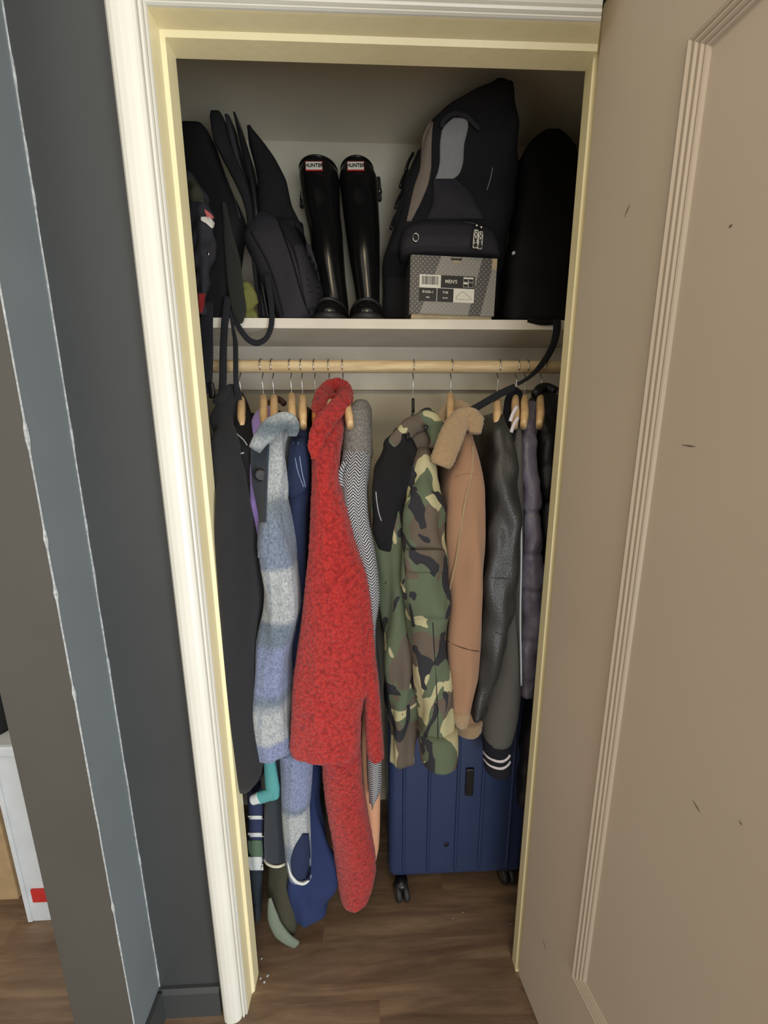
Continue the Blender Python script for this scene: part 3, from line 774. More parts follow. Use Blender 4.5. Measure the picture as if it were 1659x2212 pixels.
# 8 navy denim jacket
g = garment('denim_jacket', 'navy denim jacket between plaid jacket and red coat', 'jacket', 679, 650, 1640)
db = loft('body', [(930, 642, 664, .895), (970, 628, 666, .86), (1040, 620, 668, .85), (1080, 622, 667, .85), (1100, 626, 664, .85), (1200, 630, 662, .85), (1350, 632, 660, .85), (1600, 634, 660, .85)], 'denim', g, hook=hx(676), seed=31, amp=.003)
cf = patch('collar_flap', [(945, 628, 662), (985, 624, 664), (1030, 619, 667), (1056, 620, 668), (1072, 622, 640)], db, 'denim', g, off=0.012, thick=0.010, puff=0.003)
for off_ in (0, 10):
    line_on('stitching', [(634+off_, 955), (637+off_, 985), (643+off_*.9, 1020), (656+off_*.4, 1052)], cf, 0.0011, 'stitch', g, off=.0006)
lathe('jacket_button', [(0, 0), (.004, 0), (.004, .002), (0, .003)], at(631, 1070, .852), (0, -1, 0), 'chrome', g, 12)
# 9 blue denim coat hem
g = garment('denim_dress', 'blue denim dress hem reaching nearly to the floor left of the red sleeve', 'dress', 690, 675, 2000)
loft('skirt', [(1600, 645, 690, .885), (1750, 640, 690, .88), (1830, 632, 698, .87), (1890, 626, 720, .855), (1930, 624, 727, .842), (1970, 628, 714, .838), (2008, 638, 694, .835)], 'denim_bright', g, mode='tube', b=0.035, seed=37, amp=.012, fs=30, bottom='open')
# 10 red boucle coat
g = garment('red_coat', 'long bright red boucle fleece coat with wide collar', 'coat', 710, 750, 1990)
rb_ = loft('body', [(852, 702, 744, .975), (868, 698, 747, .955), (890, 684, 747, .92), (930, 672, 742, .875), (980, 676, 733, .84), (1030, 677, 727, .82), (1060, 676, 733, .81), (1120, 672, 752, .79), (1180, 667, 768, .78), (1250, 660, 790, .77), (1330, 652, 800, .765), (1400, 644, 808, .765), (1480, 635, 812, .765), (1515, 632, 806, .765), (1535, 631, 788, .765), (1580, 630, 779, .765), (1640, 628, 777, .765), (1655, 632, 772, .765)],
      'red', g, hook=hx(712), seed=41, amp=.004, fine=0.0022, fscale=150, levels=190, seg=150, b=0.045, tb=.03, bottom='open', passes=3)
loft('coat_front', [(1440, 790, 812, .79), (1500, 786, 819, .785), (1560, 788, 823, .785), (1620, 791, 827, .785), (1650, 794, 830, .785)], 'red', g, mode='tube', b=0.025, seed=43, amp=.001, fine=.002, fscale=150, levels=60, seg=70)
loft('sleeve', [(1610, 690, 776, .80), (1716, 699, 782, .81), (1774, 706, 791, .815), (1831, 714, 802, .82), (1880, 721, 812, .825), (1915, 726, 813, .828), (1945, 730, 806, .83), (1971, 737, 796, .832)], 'red', g, mode='tube', b=0.042, seed=47, amp=.002, fine=.002, fscale=150, levels=110, seg=90, bottom='round')
sweep('collar', [(692, 905, .90), (690, 878, .935), (696, 853, .975), (710, 837, 1.015), (727, 832, 1.03), (741, 837, 1.015), (747, 850, .985), (746, 868, .95)], 0.0185, 0.007, 'red', g, seg=24, sub=14, amp=.0025, fs=170)
sweep('lapel', [(749, 846, .955), (741, 866, .930), (722, 888, .902), (702, 910, .878), (688, 936, .858), (680, 965, .845), (677, 992, .838)], 0.0215, 0.010, 'red', g, seg=26, sub=14, amp=.0025, fs=170, taper=[(0, .6), (.2, .95), (.55, 1.05), (.8, .8), (1, .25)])
# 11 herringbone coat
g = garment('herringbone_coat', 'grey herringbone tweed coat tucked right of the red coat', 'coat', 740, 805, 1750)
hb = loft('body', [(960, 742, 802, .90), (1010, 737, 797, .86), (1060, 739, 792, .84), (1120, 745, 794, .83), (1180, 757, 806, .825), (1240, 768, 816, .82), (1300, 780, 821, .82), (1350, 786, 814, .82), (1420, 792, 817, .82), (1500, 796, 822, .82), (1650, 795, 826, .82), (1730, 797, 823, .82), (1752, 799, 810, .82)], 'tweed', g, hook=hx(752), seed=53, amp=.006, tb=.012, b=.03)
loft('collar', [(868, 762, 797, .93), (885, 752, 802, .915), (920, 745, 804, .90), (960, 740, 805, .89), (985, 738, 806, .885), (1000, 740, 800, .885)], 'tweed_plain', g, mode='tube', b=0.035, seed=59, amp=.003, fine=.0008)
sweep('lapel_edge', [(746, 998, .868), (738, 1012, .862), (735, 1030, .86), (738, 1052, .86)], 0.006, 0.005, 'tweed', g)
g = garment('peach_coat', 'peach suede coat edge showing behind the herringbone coat hem', 'coat', 740, 805, 1860)
loft('body', [(1500, 784, 806, .875), (1630, 780, 812, .875), (1720, 784, 822, .875), (1800, 792, 821, .875), (1842, 798, 819, .875), (1862, 803, 814, .875)], 'peach', g, mode='tube', b=0.02, seed=61, amp=.001)
# 12 camouflage jacket
g = garment('camouflage_jacket', 'woodland camouflage field jacket with flap pocket and turned up cuff', 'jacket', 893, 900, 1660)
cb = loft('body', [(905, 888, 935, .93), (935, 862, 945, .89), (985, 828, 940, .86), (1040, 806, 925, .845), (1100, 804, 915, .84), (1180, 812, 908, .835), (1250, 818, 905, .83), (1350, 826, 905, .825), (1450, 833, 908, .82), (1550, 839, 912, .82), (1662, 844, 902, .82)], 'camo', g, hook=hx(893), seed=67, amp=.012, fs=26, levels=90)
cs = loft('sleeve', [(975, 893, 930, .845), (1010, 888, 938, .825), (1060, 878, 948, .80), (1110, 873, 956, .785), (1180, 868, 957, .775), (1250, 866, 967, .77), (1310, 868, 968, .768), (1370, 878, 964, .768), (1430, 887, 971, .768), (1500, 897, 974, .768), (1560, 903, 977, .768), (1618, 908, 979, .768)], 'camo', g, mode='tube', b=0.044, seed=71, amp=.006, fs=26, vs=.5, levels=90, seg=56)
loft('cuff', [(1611, 901, 988, .750), (1640, 904, 989, .750), (1674, 908, 988, .750)], 'camo', g, mode='tube', b=0.054, seed=73, amp=.001, bottom='open', top='cap', levels=20)
hd = loft('shade_lining', [(930, 850, 884, .866), (975, 822, 902, .846), (1020, 808, 908, .836), (1080, 804, 898, .832), (1140, 808, 888, .832), (1190, 815, 876, .834)], 'black_knit', g, mode='tube', b=.026, seed=69, amp=.006, fs=38, vs=.5, levels=70, bottom='open')  # black cloth over the camouflage stands in for deep shade and dark interior
patch('pocket', [(1200, 876, 963), (1270, 878, 966), (1336, 882, 962)], cs, 'camo', g, off=.006, thick=.006, puff=.003)
patch('pocket_flap', [(1188, 872, 961), (1200, 873, 965), (1226, 876, 967), (1236, 884, 963)], cs, 'camo', g, off=.012, thick=.006, puff=.002)
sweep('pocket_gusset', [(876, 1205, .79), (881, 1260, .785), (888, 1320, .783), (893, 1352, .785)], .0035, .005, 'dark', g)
line_on('sleeve_seam', [(935, 1345), (938, 1400), (943, 1480), (946, 1560), (946, 1610)], cs, .0009, 'dark', g)
sweep('collar', [(838, 985, .86), (850, 955, .865), (872, 935, .875), (898, 915, .89), (922, 905, .90), (940, 920, .885), (946, 945, .865), (938, 970, .85)], .020, .012, 'camo', g, seg=18, taper=[(0, .35), (.3, 1), (.6, 1.2), (1, .7)], amp=.004, fs=40)
sweep('collar_stand', [(905, 905, .93), (916, 893, .945), (928, 890, .945), (938, 905, .93)], .012, .008, 'camo', g, seg=14)
for bx, by in ((868, 958), (920, 923)):
    lathe('snap_button', [(0, 0), (.0055, 0), (.005, .003), (0, .004)], at(bx, by, .868), (0, -1, .3), 'plastic_black', g, 16)
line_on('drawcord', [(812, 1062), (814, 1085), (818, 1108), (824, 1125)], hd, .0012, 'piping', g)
# 13 tan shearling
g = garment('shearling_jacket', 'tan suede jacket with thick camel shearling collar', 'jacket', 975, 1000, 1600)
tb_ = loft('sleeve', [(935, 994, 1020, .87), (970, 984, 1026, .845), (1025, 966, 1036, .82), (1060, 960, 1042, .81), (1120, 959, 1046, .80), (1200, 963, 1048, .795), (1290, 965, 1046, .79), (1395, 968, 1037, .79), (1480, 973, 1030, .79), (1552, 977, 1014, .79)], 'tan', g, hook=hx(985), seed=79, amp=.006, fs=26, levels=90, seg=60, tb=.02)
loft('body', [(1380, 972, 1040, .86), (1480, 974, 1040, .86), (1574, 976, 1040, .86)], 'tan', g, mode='tube', b=.045, seed=80, amp=.002)
loft('hem_band', [(1572, 975, 1040, .853), (1585, 974, 1041, .85), (1598, 977, 1038, .853)], 'fur', g, mode='tube', b=.05, seed=81, amp=.001, fine=.002, levels=14, bottom='round')
loft('cuff', [(1549, 975, 1014, .782), (1562, 973, 1014, .78), (1576, 978, 1010, .785)], 'fur', g, mode='tube', b=.030, seed=82, amp=.001, fine=.002, levels=14, bottom='round')
sweep('collar_back', [(955, 945, .95), (952, 905, .98), (966, 882, 1.02), (990, 873, 1.04), (1012, 885, 1.02), (1026, 905, .98)], .013, .012, 'fur_pale', g, seg=18, sub=10, amp=.002, fs=260)
sweep('collar', [(1026, 936, .84), (1026, 915, .85), (1014, 901, .86), (998, 904, .858), (984, 922, .845), (972, 950, .833), (961, 980, .825), (951, 1006, .822)], .0245, .014, 'fur', g, seg=26, sub=12, amp=.0022, fs=260, taper=[(0, .5), (.15, .8), (.35, .95), (.7, 1.12), (.95, 1.05), (1, .85)], sq=2.4)
sweep('collar_fold', [(1034, 912, .872), (1022, 895, .885), (1002, 892, .89), (985, 905, .885)], .014, .012, 'fur_pale', g, seg=18, sub=10, amp=.002, fs=260)
line_on('welt_seam', [(1021, 960), (1022, 990), (1018, 1030), (1008, 1070), (1000, 1110), (993, 1160), (986, 1210), (976, 1250), (970, 1290)], tb_, .0032, 'fur', g, rb=.002)
line_on('yoke_seam', [(985, 1030), (1000, 1025), (1015, 1022), (1030, 1026)], tb_, .0012, 'tan', g)
line_on('elbow_seam', [(968, 1385), (980, 1392), (1000, 1400), (1020, 1405), (1034, 1407)], tb_, .0013, 'brown_cloth', g)
# 14 leather jacket
g = garment('leather_jacket', 'black leather jacket with worn glossy sleeve', 'jacket', 1077, 1060, 1560)
lb = loft('sleeve', [(897, 1066, 1088, .90), (925, 1067, 1100, .86), (971, 1066, 1113, .84), (1029, 1064, 1118, .82), (1116, 1060, 1124, .81), (1203, 1055, 1121, .80), (1249, 1050, 1117, .80), (1308, 1045, 1114, .80), (1366, 1042, 1101, .80), (1424, 1037, 1088, .80), (1481, 1031, 1071, .80), (1539, 1022, 1052, .80), (1562, 1022, 1038, .80)], 'leather', g, hook=hx(1077), seed=83, amp=.006, fs=28, vs=.5, levels=90)
line_on('elbow_seam', [(1052, 1248), (1070, 1249), (1090, 1250), (1116, 1248)], lb, .0014, 'leather', g)
line_on('panel_seam', [(1070, 1366), (1085, 1371), (1098, 1373)], lb, .0012, 'leather', g)
sweep('zip_puller', [(1032, 1450, .815), (1029, 1465, .813), (1026, 1478, .812)], .0028, .0015, 'brass', g)
# 15 varsity jacket
g = garment('varsity_jacket', 'grey wool varsity jacket with black and white striped rib cuff', 'jacket', 1113, 1072, 1678)
loft('body', [(905, 1098, 1118, .925), (950, 1092, 1124, .885), (1000, 1088, 1126, .875), (1116, 1080, 1128, .87), (1249, 1076, 1127, .865), (1310, 1072, 1126, .86), (1395, 1068, 1126, .855), (1452, 1064, 1127, .85), (1510, 1050, 1125, .845), (1568, 1040, 1118, .84), (1620, 1043, 1103, .84)], 'grey_wool', g, mode='tube', b=.042, seed=89, amp=.002, levels=80)
vc = loft('cuff', [(1610, 1043, 1103, .842), (1640, 1043, 1103, .842), (1680, 1046, 1103, .842)], 'rib_black', g, mode='tube', b=.034, seed=90, amp=.0008, levels=24, tilt=0.25)
for pts_ in ([(1044, 1624), (1052, 1634), (1068, 1643), (1085, 1646), (1097, 1638), (1101, 1630)], [(1045, 1640), (1053, 1650), (1068, 1658), (1085, 1661), (1097, 1653), (1102, 1644)]):
    line_on('white_stripe', pts_, vc, .0054, 'rib_white', g, off=.0005, rb=.0018)
sweep('lining_edge', [(1124, 1100, .83), (1126, 1170, .828), (1125, 1250, .83), (1123, 1330, .835), (1125, 1420, .845), (1126, 1480, .85)], .0022, .004, 'lining_white', g)
sweep('rib_collar', [(1098, 960, .90), (1094, 900, .945), (1098, 862, .99), (1108, 842, 1.02), (1120, 848, 1.02), (1125, 870, .98), (1118, 895, .94), (1108, 920, .91), (1103, 950, .89)], .010, .007, 'rib_black', g, seg=14)
sweep('white_stripe', [(1117, 878, .885), (1108, 892, .878), (1102, 910, .874)], .0042, .003, 'rib_white', g)
sweep('white_stripe', [(1119, 902, .88), (1110, 916, .874), (1104, 934, .868)], .0042, .003, 'rib_white', g)
# 16 puffers
g = garment('puffer_coat', 'purple grey quilted puffer coat beside the leather jacket', 'coat', 1137, 1140, 1500)
loft('sleeve', [(870, 1132, 1162, .985), (905, 1126, 1160, .94), (960, 1128, 1158, .90), (1030, 1129, 1164, .88), (1110, 1129, 1168, .865), (1200, 1129, 1174, .855), (1280, 1128, 1179, .85), (1340, 1128, 1178, .85), (1395, 1127, 1172, .85), (1452, 1126, 1160, .855), (1510, 1126, 1148, .86)], 'nylon_purple', g, hook=hx(1140), seed=97, amp=.004, fs=30, vs=.6, pinch=(1110, 1200, 1282, 1390), pamp=.0055, fine=.003, fscale=45, levels=130)
g = garment('black_puffer', 'glossy black puffer jacket at the right end of the rod', 'jacket', 1172, 1160, 1740)
loft('body', [(852, 1150, 1205, 1.0), (880, 1148, 1207, .96), (940, 1160, 1207, .92), (1050, 1166, 1205, .90), (1250, 1172, 1200, .90), (1450, 1150, 1186, .90), (1750, 1120, 1160, .92)], 'nylon_black', g, hook=hx(1180), seed=101, amp=.005, fs=26, vs=.6, pinch=(930, 1010, 1090, 1180, 1270, 1360), pamp=.006, levels=110)
sweep('collar', [(1156, 852, 1.0), (1166, 838, 1.03), (1182, 836, 1.04), (1200, 845, 1.02)], .012, .010, 'nylon_black', g)
# ------------------------------------------------------------------ suitcase
sx0, sx1 = at(838, 1700, .985).x, 0.475
S0, S1, Z0_, Z1_ = 0.962, 1.205, 0.052, 0.70
g = thing('suitcase', 'navy blue hard shell suitcase standing on spinner wheels', 'suitcase', ((sx0+sx1)/2, (S0+S1)/2, 0))
def rbox(name, lo, hi, r, mt, parent, seg=4, disp=None):
    bm = bmesh.new(); bmesh.ops.create_cube(bm, size=1)
    for v in bm.verts: v.co = Vector([lo[i]+(hi[i]-lo[i])*(v.co[i]+0.5) for i in range(3)])
    bmesh.ops.bevel(bm, geom=bm.edges[:], offset=r, segments=seg, affect='EDGES', profile=0.5)
    me = bpy.data.meshes.new(name); bm.to_mesh(me); bm.free()
    me.polygons.foreach_set('use_smooth', [True]*len(me.polygons)); me.materials.append(M[mt])
    o = bpy.data.objects.new(name, me); COL.objects.link(o); put_under(o, parent); return o
ym = (S0+S1)/2
shell = rbox('front_shell', (sx0, S0, Z0_), (sx1, ym-0.008, Z1_), 0.024, 'suitcase', g)
rbox('rear_shell', (sx0, ym+0.008, Z0_), (sx1, S1, Z1_), 0.024, 'suitcase', g)
box('zip_band', (sx0+0.004, ym-0.010, Z0_+0.004), (sx1-0.004, ym+0.010, Z1_-0.004), 'suit_trim', g, 0.006)
rx = [(at(px, 1800, S0).x) for px in (872, 925, 985, 1037, 1098)]
for x_ in rx:
    if x_ < sx1-0.03:
        sweep('shell_rib', [(x_, S0-0.001, Z0_+0.03), (x_, S0-0.003, Z0_+0.06), (x_, S0-0.003, Z1_-0.06), (x_, S0-0.001, Z1_-0.03)], .0045, .004, 'suitcase', g, world=True, seg=8)
a_, b_ = at(1004, 1717, S0-.003), at(1024, 1659, S0-.003)
box('side_handle', (a_.x, S0-0.008, a_.z), (b_.x, S0+0.002, b_.z), 'plastic_black', g, 0.003)
pz = at(964, 1824, S0)
lathe('shell_foot', [(0, 0.0), (.008, 0), (.008, .003), (.006, .004), (0, .0025)], (pz.x, S0+0.0015, pz.z), (0, -1, 0), 'plastic_black', g, 18)
for wx, wy in ((sx0+0.040, S0-0.004), (sx0+0.03, S1-0.04), (sx1-0.045, S0+0.03), (sx1-0.04, S1-0.04)):
    fk = lathe('wheel_fork', [(.020, 0), (.020, -.018), (.013, -.026), (0, -.028)], (wx, wy, Z0_+.004), (0, 0, 1), 'plastic_black', g, 16)
    for s_ in (-1, 1):
        wh = lathe('wheel', [(.014, -.008), (.023, -.008), (.0255, -.004), (.0255, .004), (.023, .008), (.014, .008)], (wx+s_*.012, wy-.012, .0255), (1, .25, 0), 'rubber_matt', g, 24)
        lathe('wheel_hub', [(0, -.0085), (.011, -.0085), (.015, -.006), (.015, .006), (.011, .0085), (0, .0085)], (wx+s_*.012, wy-.012, .0255), (1, .25, 0), 'chrome', wh, 20)

# ------------------------------------------------------------------ shelf: boots
def boot(rows, foot, lab, label, buckle=None, strap=None):
    c = at(foot[0], 684, 1.12)
    g = thing('rain_boot', label, 'boot', (c.x, 1.14, ZS), 'pair of tall rubber boots')
    sh = loft('shaft', rows, 'rubber', g, mode='tube', b=.056, seed=foot[0], amp=.003, fs=14, vs=.5, levels=60, top='none', bottom='cap')
    # rim
    rim = [v.co.copy() for v in sh.data.vertices[:48]]
    sweep('rim', [tuple(p+Vector((0, 0, .001))) for p in rim[::2]], .0035, .0028, 'rubber', g, world=True, closed=True, seg=8, sub=2, ref=(0, 0, 1))
    fx = c.x; hw = foot[1]
    # foot: oval last with toe to the front
    vs = []; fs = []; K = 28; prof_ = [(0.0, 1.00), (.006, 1.03), (.020, 1.03), (.034, .98), (.048, .86), (.060, .66), (.068, .40)]
    for zz, s in prof_:
        for j in range(K):
            t = 2*math.pi*j/K; cx, sy = math.cos(t), math.sin(t)
            yy = 1.160+0.100*s*sy if sy > 0 else 1.160+0.098*s*sy
            wv = hw*s*(1.0-0.12*max(0, sy))
            vs.append((fx+wv*math.copysign(abs(cx)**.85, cx), min(yy, 1.262), ZS+.001+zz))
    for i in range(len(prof_)-1):
        for j in range(K): fs.append((i*K+j, i*K+(j+1) % K, (i+1)*K+(j+1) % K, (i+1)*K+j))
    fs.append(tuple(range(K))[::-1]); fs.append(tuple(range((len(prof_)-1)*K, len(prof_)*K)))
    ft = mesh('foot', vs, fs, 'rubber', g)
    sole = [(fx+hw*1.08*math.cos(2*math.pi*j/24), min(1.160+.104*math.sin(2*math.pi*j/24), 1.266), ZS+.008) for j in range(24)]
    sweep('sole', sole, .005, .008, 'rubber_matt', g, world=True, closed=True, seg=8, sub=2, ref=(0, 0, 1))
    toe = [(fx+hw*0.92*math.cos(math.pi+math.pi*j/12), 1.150-.088*math.sin(math.pi*j/12), ZS+.030+.018*math.sin(math.pi*j/12)) for j in range(13)]
    sweep('toe_cap_edge', toe, .004, .003, 'rubber_matt', g, world=True, seg=8, sub=2)
    x0, x1, y0_, y1_ = lab
    cpt = hit(sh, (x0+x1)/2, (y0_+y1_)/2, .003)
    A, B, C_ = at(x0, (y0_+y1_)/2, cpt.y), at(x1, (y0_+y1_)/2, cpt.y), at((x0+x1)/2, y0_, cpt.y)
    r = (B-A); wdt = r.length; r.normalize(); up = Vector((0, 0.12, 1)).normalized(); up = (up-r*up.dot(r)).normalized(); hgt = (C_-cpt).length*2
    nn = r.cross(up)
    def card(nm, w2, h2, off, th, mt, par):
        vs = [cpt+r*(sx*w2)+up*(sy*h2)+nn*(off+o_) for o_ in (0, th) for sx, sy in ((-1, -1), (1, -1), (1, 1), (-1, 1))]
        return mesh(nm, vs, [(3, 2, 1, 0), (4, 5, 6, 7), (0, 1, 5, 4), (1, 2, 6, 5), (2, 3, 7, 6), (3, 0, 4, 7)], mt, par, False)
    lb_ = card('logo_label', wdt/2, hgt/2, -.001, .003, 'red_print', g)
    card('label_face', wdt/2-.0014, hgt/2-.0014, .002, .0006, 'white_print', lb_)
    text('label_lettering', 'HUNTER', cpt+nn*.0030, r, up, hgt*.40, 'black_print', lb_, bold=.0003)
    if buckle:
        bs = sweep('side_strap', [(buckle[0], buckle[1]-24, 1.19), (buckle[0]+2*buckle[2], buckle[1], 1.19), (buckle[0]+3*buckle[2], buckle[1]+22, 1.19)], .006, .010, 'rubber_matt', g)
        lathe('buckle', [(.003, 0), (.008, 0), (.008, .002), (.003, .002)], at(buckle[0]+4*buckle[2], buckle[1]+2, 1.185), (buckle[2], -.6, 0), 'chrome', bs, 12)
    return g
boot([(337, 648, 728, 1.115), (355, 645, 733, 1.115), (400, 653, 734, 1.115), (440, 659, 736, 1.12), (482, 668, 741, 1.12), (542, 676, 744, 1.12), (602, 686, 747, 1.12), (640, 694, 750, 1.12), (668, 692, 752, 1.12)], (714, .049), (660, 697, 349, 370), 'left tall glossy black rubber boot beside the leaning backpack', (655, 425, -1))
boot([(338, 737, 806, 1.115), (355, 733, 814, 1.115), (400, 738, 816, 1.115), (440, 742, 819, 1.12), (482, 747, 821, 1.12), (542, 755, 821, 1.12), (602, 765, 822, 1.12), (640, 770, 822, 1.12), (668, 766, 824, 1.12)], (793, .049), (750, 787, 349, 370), 'right tall glossy black rubber boot nearest the grey panelled backpack', (817, 410, 1))

# ------------------------------------------------------------------ shelf: shoe box
BX0, BX1 = at(887, 610, 1.075), at(1071, 618, 1.075)
ang = math.radians(-1.5)
g = thing('shoe_box', 'grey dotted cardboard shoe box with black size label', 'box', ((BX0.x+BX1.x)/2, 1.12, ZS))
bw, bh, bd = 0.222, 0.150, 0.118
O = Vector((0.1085, 1.072, ZS+.001)); R_ = Vector((math.cos(math.radians(-1.2)), .03, math.sin(math.radians(-1.2)))).normalized(); U_ = Vector((.02, .02, 1)).normalized()
U_ = (U_-R_*U_.dot(R_)).normalized(); B_ = U_.cross(R_).normalized()
O = Vector((0.1085, 1.074, ZS+.006))
def bp(u, v_, d): return O+R_*u+U_*v_+B_*d
def bbox(nm, u0, u1, v0, v1, d0, d1, mt, par, uvs=True):
    vs = [bp(u, v_, d) for d in (d0, d1) for u, v_ in ((u0, v0), (u1, v0), (u1, v1), (u0, v1))]
    uv = [(u, v_) for d in (d0, d1) for u, v_ in ((u0, v0), (u1, v0), (u1, v1), (u0, v1))]
    return mesh(nm, vs, [(0, 1, 2, 3), (7, 6, 5, 4), (0, 4, 5, 1), (1, 5, 6, 2), (2, 6, 7, 3), (3, 7, 4, 0)], mt, par, False, uv)
bbox('box_base', .004, bw-.004, 0.0, bh-.006, .006, bd, 'card', g)
# end flap with a thumb notch in its top edge
K = 14; pts = [(0, .012), (bw, .012), (bw, bh)]
nu, nr = bw*.52, .0155
pts += [(nu+nr*math.cos(math.pi*j/K), bh-nr*math.sin(math.pi*j/K)) for j in range(K+1)]
pts += [(0, bh)]
kk = len(pts); vs = [bp(u, v_, 0) for u, v_ in pts]+[bp(u, v_, .003) for u, v_ in pts]
lid = mesh('end_flap', vs, [tuple(range(kk)), tuple(range(kk, 2*kk))[::-1]]+[(i, (i+1) % kk, kk+(i+1) % kk, kk+i) for i in range(kk)], 'box_print', g, False, [(u, v_) for u, v_ in pts]*2)
bbox('lid_top', 0, bw, bh-.002, bh+.001, .0032, bd, 'box_print', g)
bbox('lid_side', -.002, .0, .010, bh, .004, bd, 'box_print', g)
def Lb(nm, u0, u1, v0, v1, mt, off=-.0006, par=None): return bbox(nm, u0, u1, v0, v1, off-.0004, off, mt, par or g)
# label: two rows
lab = Lb('size_label', .022, .166, .042, .105, 'white_print', -.0002)
fr = -bp(0, 0, 1)+bp(0, 0, 0)
def LT(nm, s, u, v_, h): return text(nm, s, bp(u, v_, -.0016), R_, U_, h, 'white_print', lab, bold=.0001)
Lb('label_block', .0775, .166, .0755, .105, 'black_print', -.0006, lab)
Lb('label_block', .022, .0675, .042, .0740, 'black_print', -.0006, lab)
Lb('label_block', .0690, .1115, .042, .0740, 'black_print', -.0006, lab)
LT('label_text', "MEN'S", .104, .090, .0085)
LT('label_text', 'B1636-1', .0447, .0640, .0062)
LT('label_text', '9 M', .0902, .0640, .0062)
LT('label_text', 'BLACK', .0902, .0510, .0032)
LT('label_text', 'MEN', .0447, .0510, .0032)
x_ = .028
random.seed(3)
while x_ < .0705:
    wbar = random.choice((.0005, .0009, .0013)); Lb('barcode_bar', x_, x_+wbar, .082, .1015, 'black_print', -.0007, lab); x_ += wbar+random.choice((.0006, .0010, .0014))
for i in range(2):
    for j in range(2):
        u0, v0 = .136+i*.0135, .0785+j*.0125
        Lb('size_cell', u0, u0+.0125, v0, v0+.0115, 'white_print', -.0008, lab)
        Lb('size_cell', u0+.0006, u0+.0119, v0+.0006, v0+.0109 if (i == 1 and j == 0) else v0+.0075, 'black_print', -.0010, lab)
sk = [(.117, .0525), (.122, .058), (.130, .0655), (.136, .0690), (.142, .0640), (.151, .0580), (.159, .0530), (.160, .0500), (.148, .0488), (.135, .0498), (.122, .0488)]
sweep('shoe_sketch', [bp(u, v_, -.0012) for u, v_ in sk], .0005, .0004, 'card', lab, world=True, closed=True, seg=6, sub=3, passes=1)
Lb('torn_corner', bw-.013, bw-.0002, bh-.026, bh-.0004, 'card', -.0002)

# ------------------------------------------------------------------ shelf: backpacks
g = thing('grey_panel_backpack', 'black backpack with silver grey panels standing behind the shoe box', 'backpack', (.22, 1.2, ZS))
bp_ = loft('body', [(172, 1048, 1098, 1.00), (184, 1010, 1104, 1.005), (198, 983, 1106, 1.01), (214, 950, 1108, 1.02), (240, 930, 1112, 1.03), (271, 915, 1114, 1.045), (331, 894, 1114, 1.07), (376, 872, 1108, 1.085), (451, 856, 1098, 1.095), (500, 842, 1090, 1.11), (542, 828, 1088, 1.125), (600, 824, 1085, 1.19), (686, 824, 1080, 1.20)], 'bag_black', g, mode='tube', b=.055, seed=103, amp=.006, fs=16, vs=.7, sq=4.0, levels=110, passes=1, bottom='cap')
patch('silver_panel', [(254, 980, 1010), (275, 955, 1012), (310, 950, 1003), (350, 950, 1001), (372, 946, 995), (385, 940, 985), (398, 936, 948)], bp_, 'grey_panel', g, off=.003, thick=.003, puff=.006, nx=14, levels=24)
sweep('carry_loop', [(952, 275, 1.043), (962, 252, 1.035), (985, 242, 1.028), (1010, 250, 1.03), (1025, 268, 1.035), (1036, 278, 1.04)], .006, .004, 'bag_charcoal', g)
patch('taupe_panel', [(254, 934, 937), (290, 913, 933), (330, 909, 932), (365, 908, 932), (400, 895, 925), (440, 886, 908), (478, 878, 888)], bp_, 'taupe_panel', g, off=.003, thick=.003, puff=.004, nx=10, levels=24)
fp = patch('front_pocket', [(386, 936, 985), (410, 935, 1012), (440, 934, 1030), (474, 920, 1046)], bp_, 'bag_charcoal', g, off=.006, thick=.008, puff=.010, nx=14, levels=18)
pouch = loft('lower_pouch', [(474, 880, 1044, 1.095), (484, 870, 1060, 1.075), (510, 864, 1072, 1.068), (530, 862, 1076, 1.072), (543, 864, 1078, 1.082)], 'bag_charcoal', g, mode='tube', b=.05, seed=107, amp=.003, sq=3.0, levels=30, bottom='cap')
line_on('pouch_zip', [(880, 479), (920, 474), (960, 474), (1000, 478), (1030, 484), (1060, 496)], pouch, .0022, 'plastic_black', g, off=.001)
e_ = hit(pouch, 898, 513, .001)
if e_: sweep('eyelet', [tuple(e_+Vector((.0075*math.cos(2*math.pi*j/16), 0, .0095*math.sin(2*math.pi*j/16)))) for j in range(16)], .0019, .002, 'chrome', g, world=True, closed=True, seg=8, sub=2)
for i_, (x0, y0_, x1, y1_) in enumerate(((1029, 496, 1026, 536), (1039, 500, 1036, 538))):
    Yp = 1.052
    A, B = at(x0, y0_, Yp), at(x1, y1_, Yp)
    zp = sweep('zip_pull', [A, (A+B)/2, B], .0062, .0015, 'white_print', g, world=True, sq=3, seg=14, taper=[(0, .75), (.15, 1), (.9, 1), (1, .9)])
    lathe('zip_slider', [(0, 0), (.005, 0), (.004, .003), (0, .004)], at(x0+1, y0_-9, 1.060), (0, -1, 0), 'chrome', g, 10)
    dn = (B-A).normalized(); nn = Vector((0, -1, 0)); up_ = nn.cross(-dn)
    c_ = A+(B-A)*.40+Vector((0, -.0022, 0))
    # lettering runs upwards along the puller
    text('zip_lettering', 'MDG', c_, -dn, Vector((0, -1, 0)).cross(-dn), .0082, 'black_print', zp, bold=.0003)
    lathe('zip_emblem', [(.0030, 0), (.0052, 0), (.0052, .0008), (.0030, .0008)], A+(B-A)*.86+Vector((0, -.0015, 0)), (0, -1, 0), 'black_print', zp, 18)
for yy, xx in ((350, 882), (385, 870), (430, 860), (475, 850)):
    sweep('side_buckle', [(xx+10, yy-18, 1.13), (xx, yy, 1.125), (xx-6, yy+20, 1.125)], .004, .006, 'plastic_black', g)
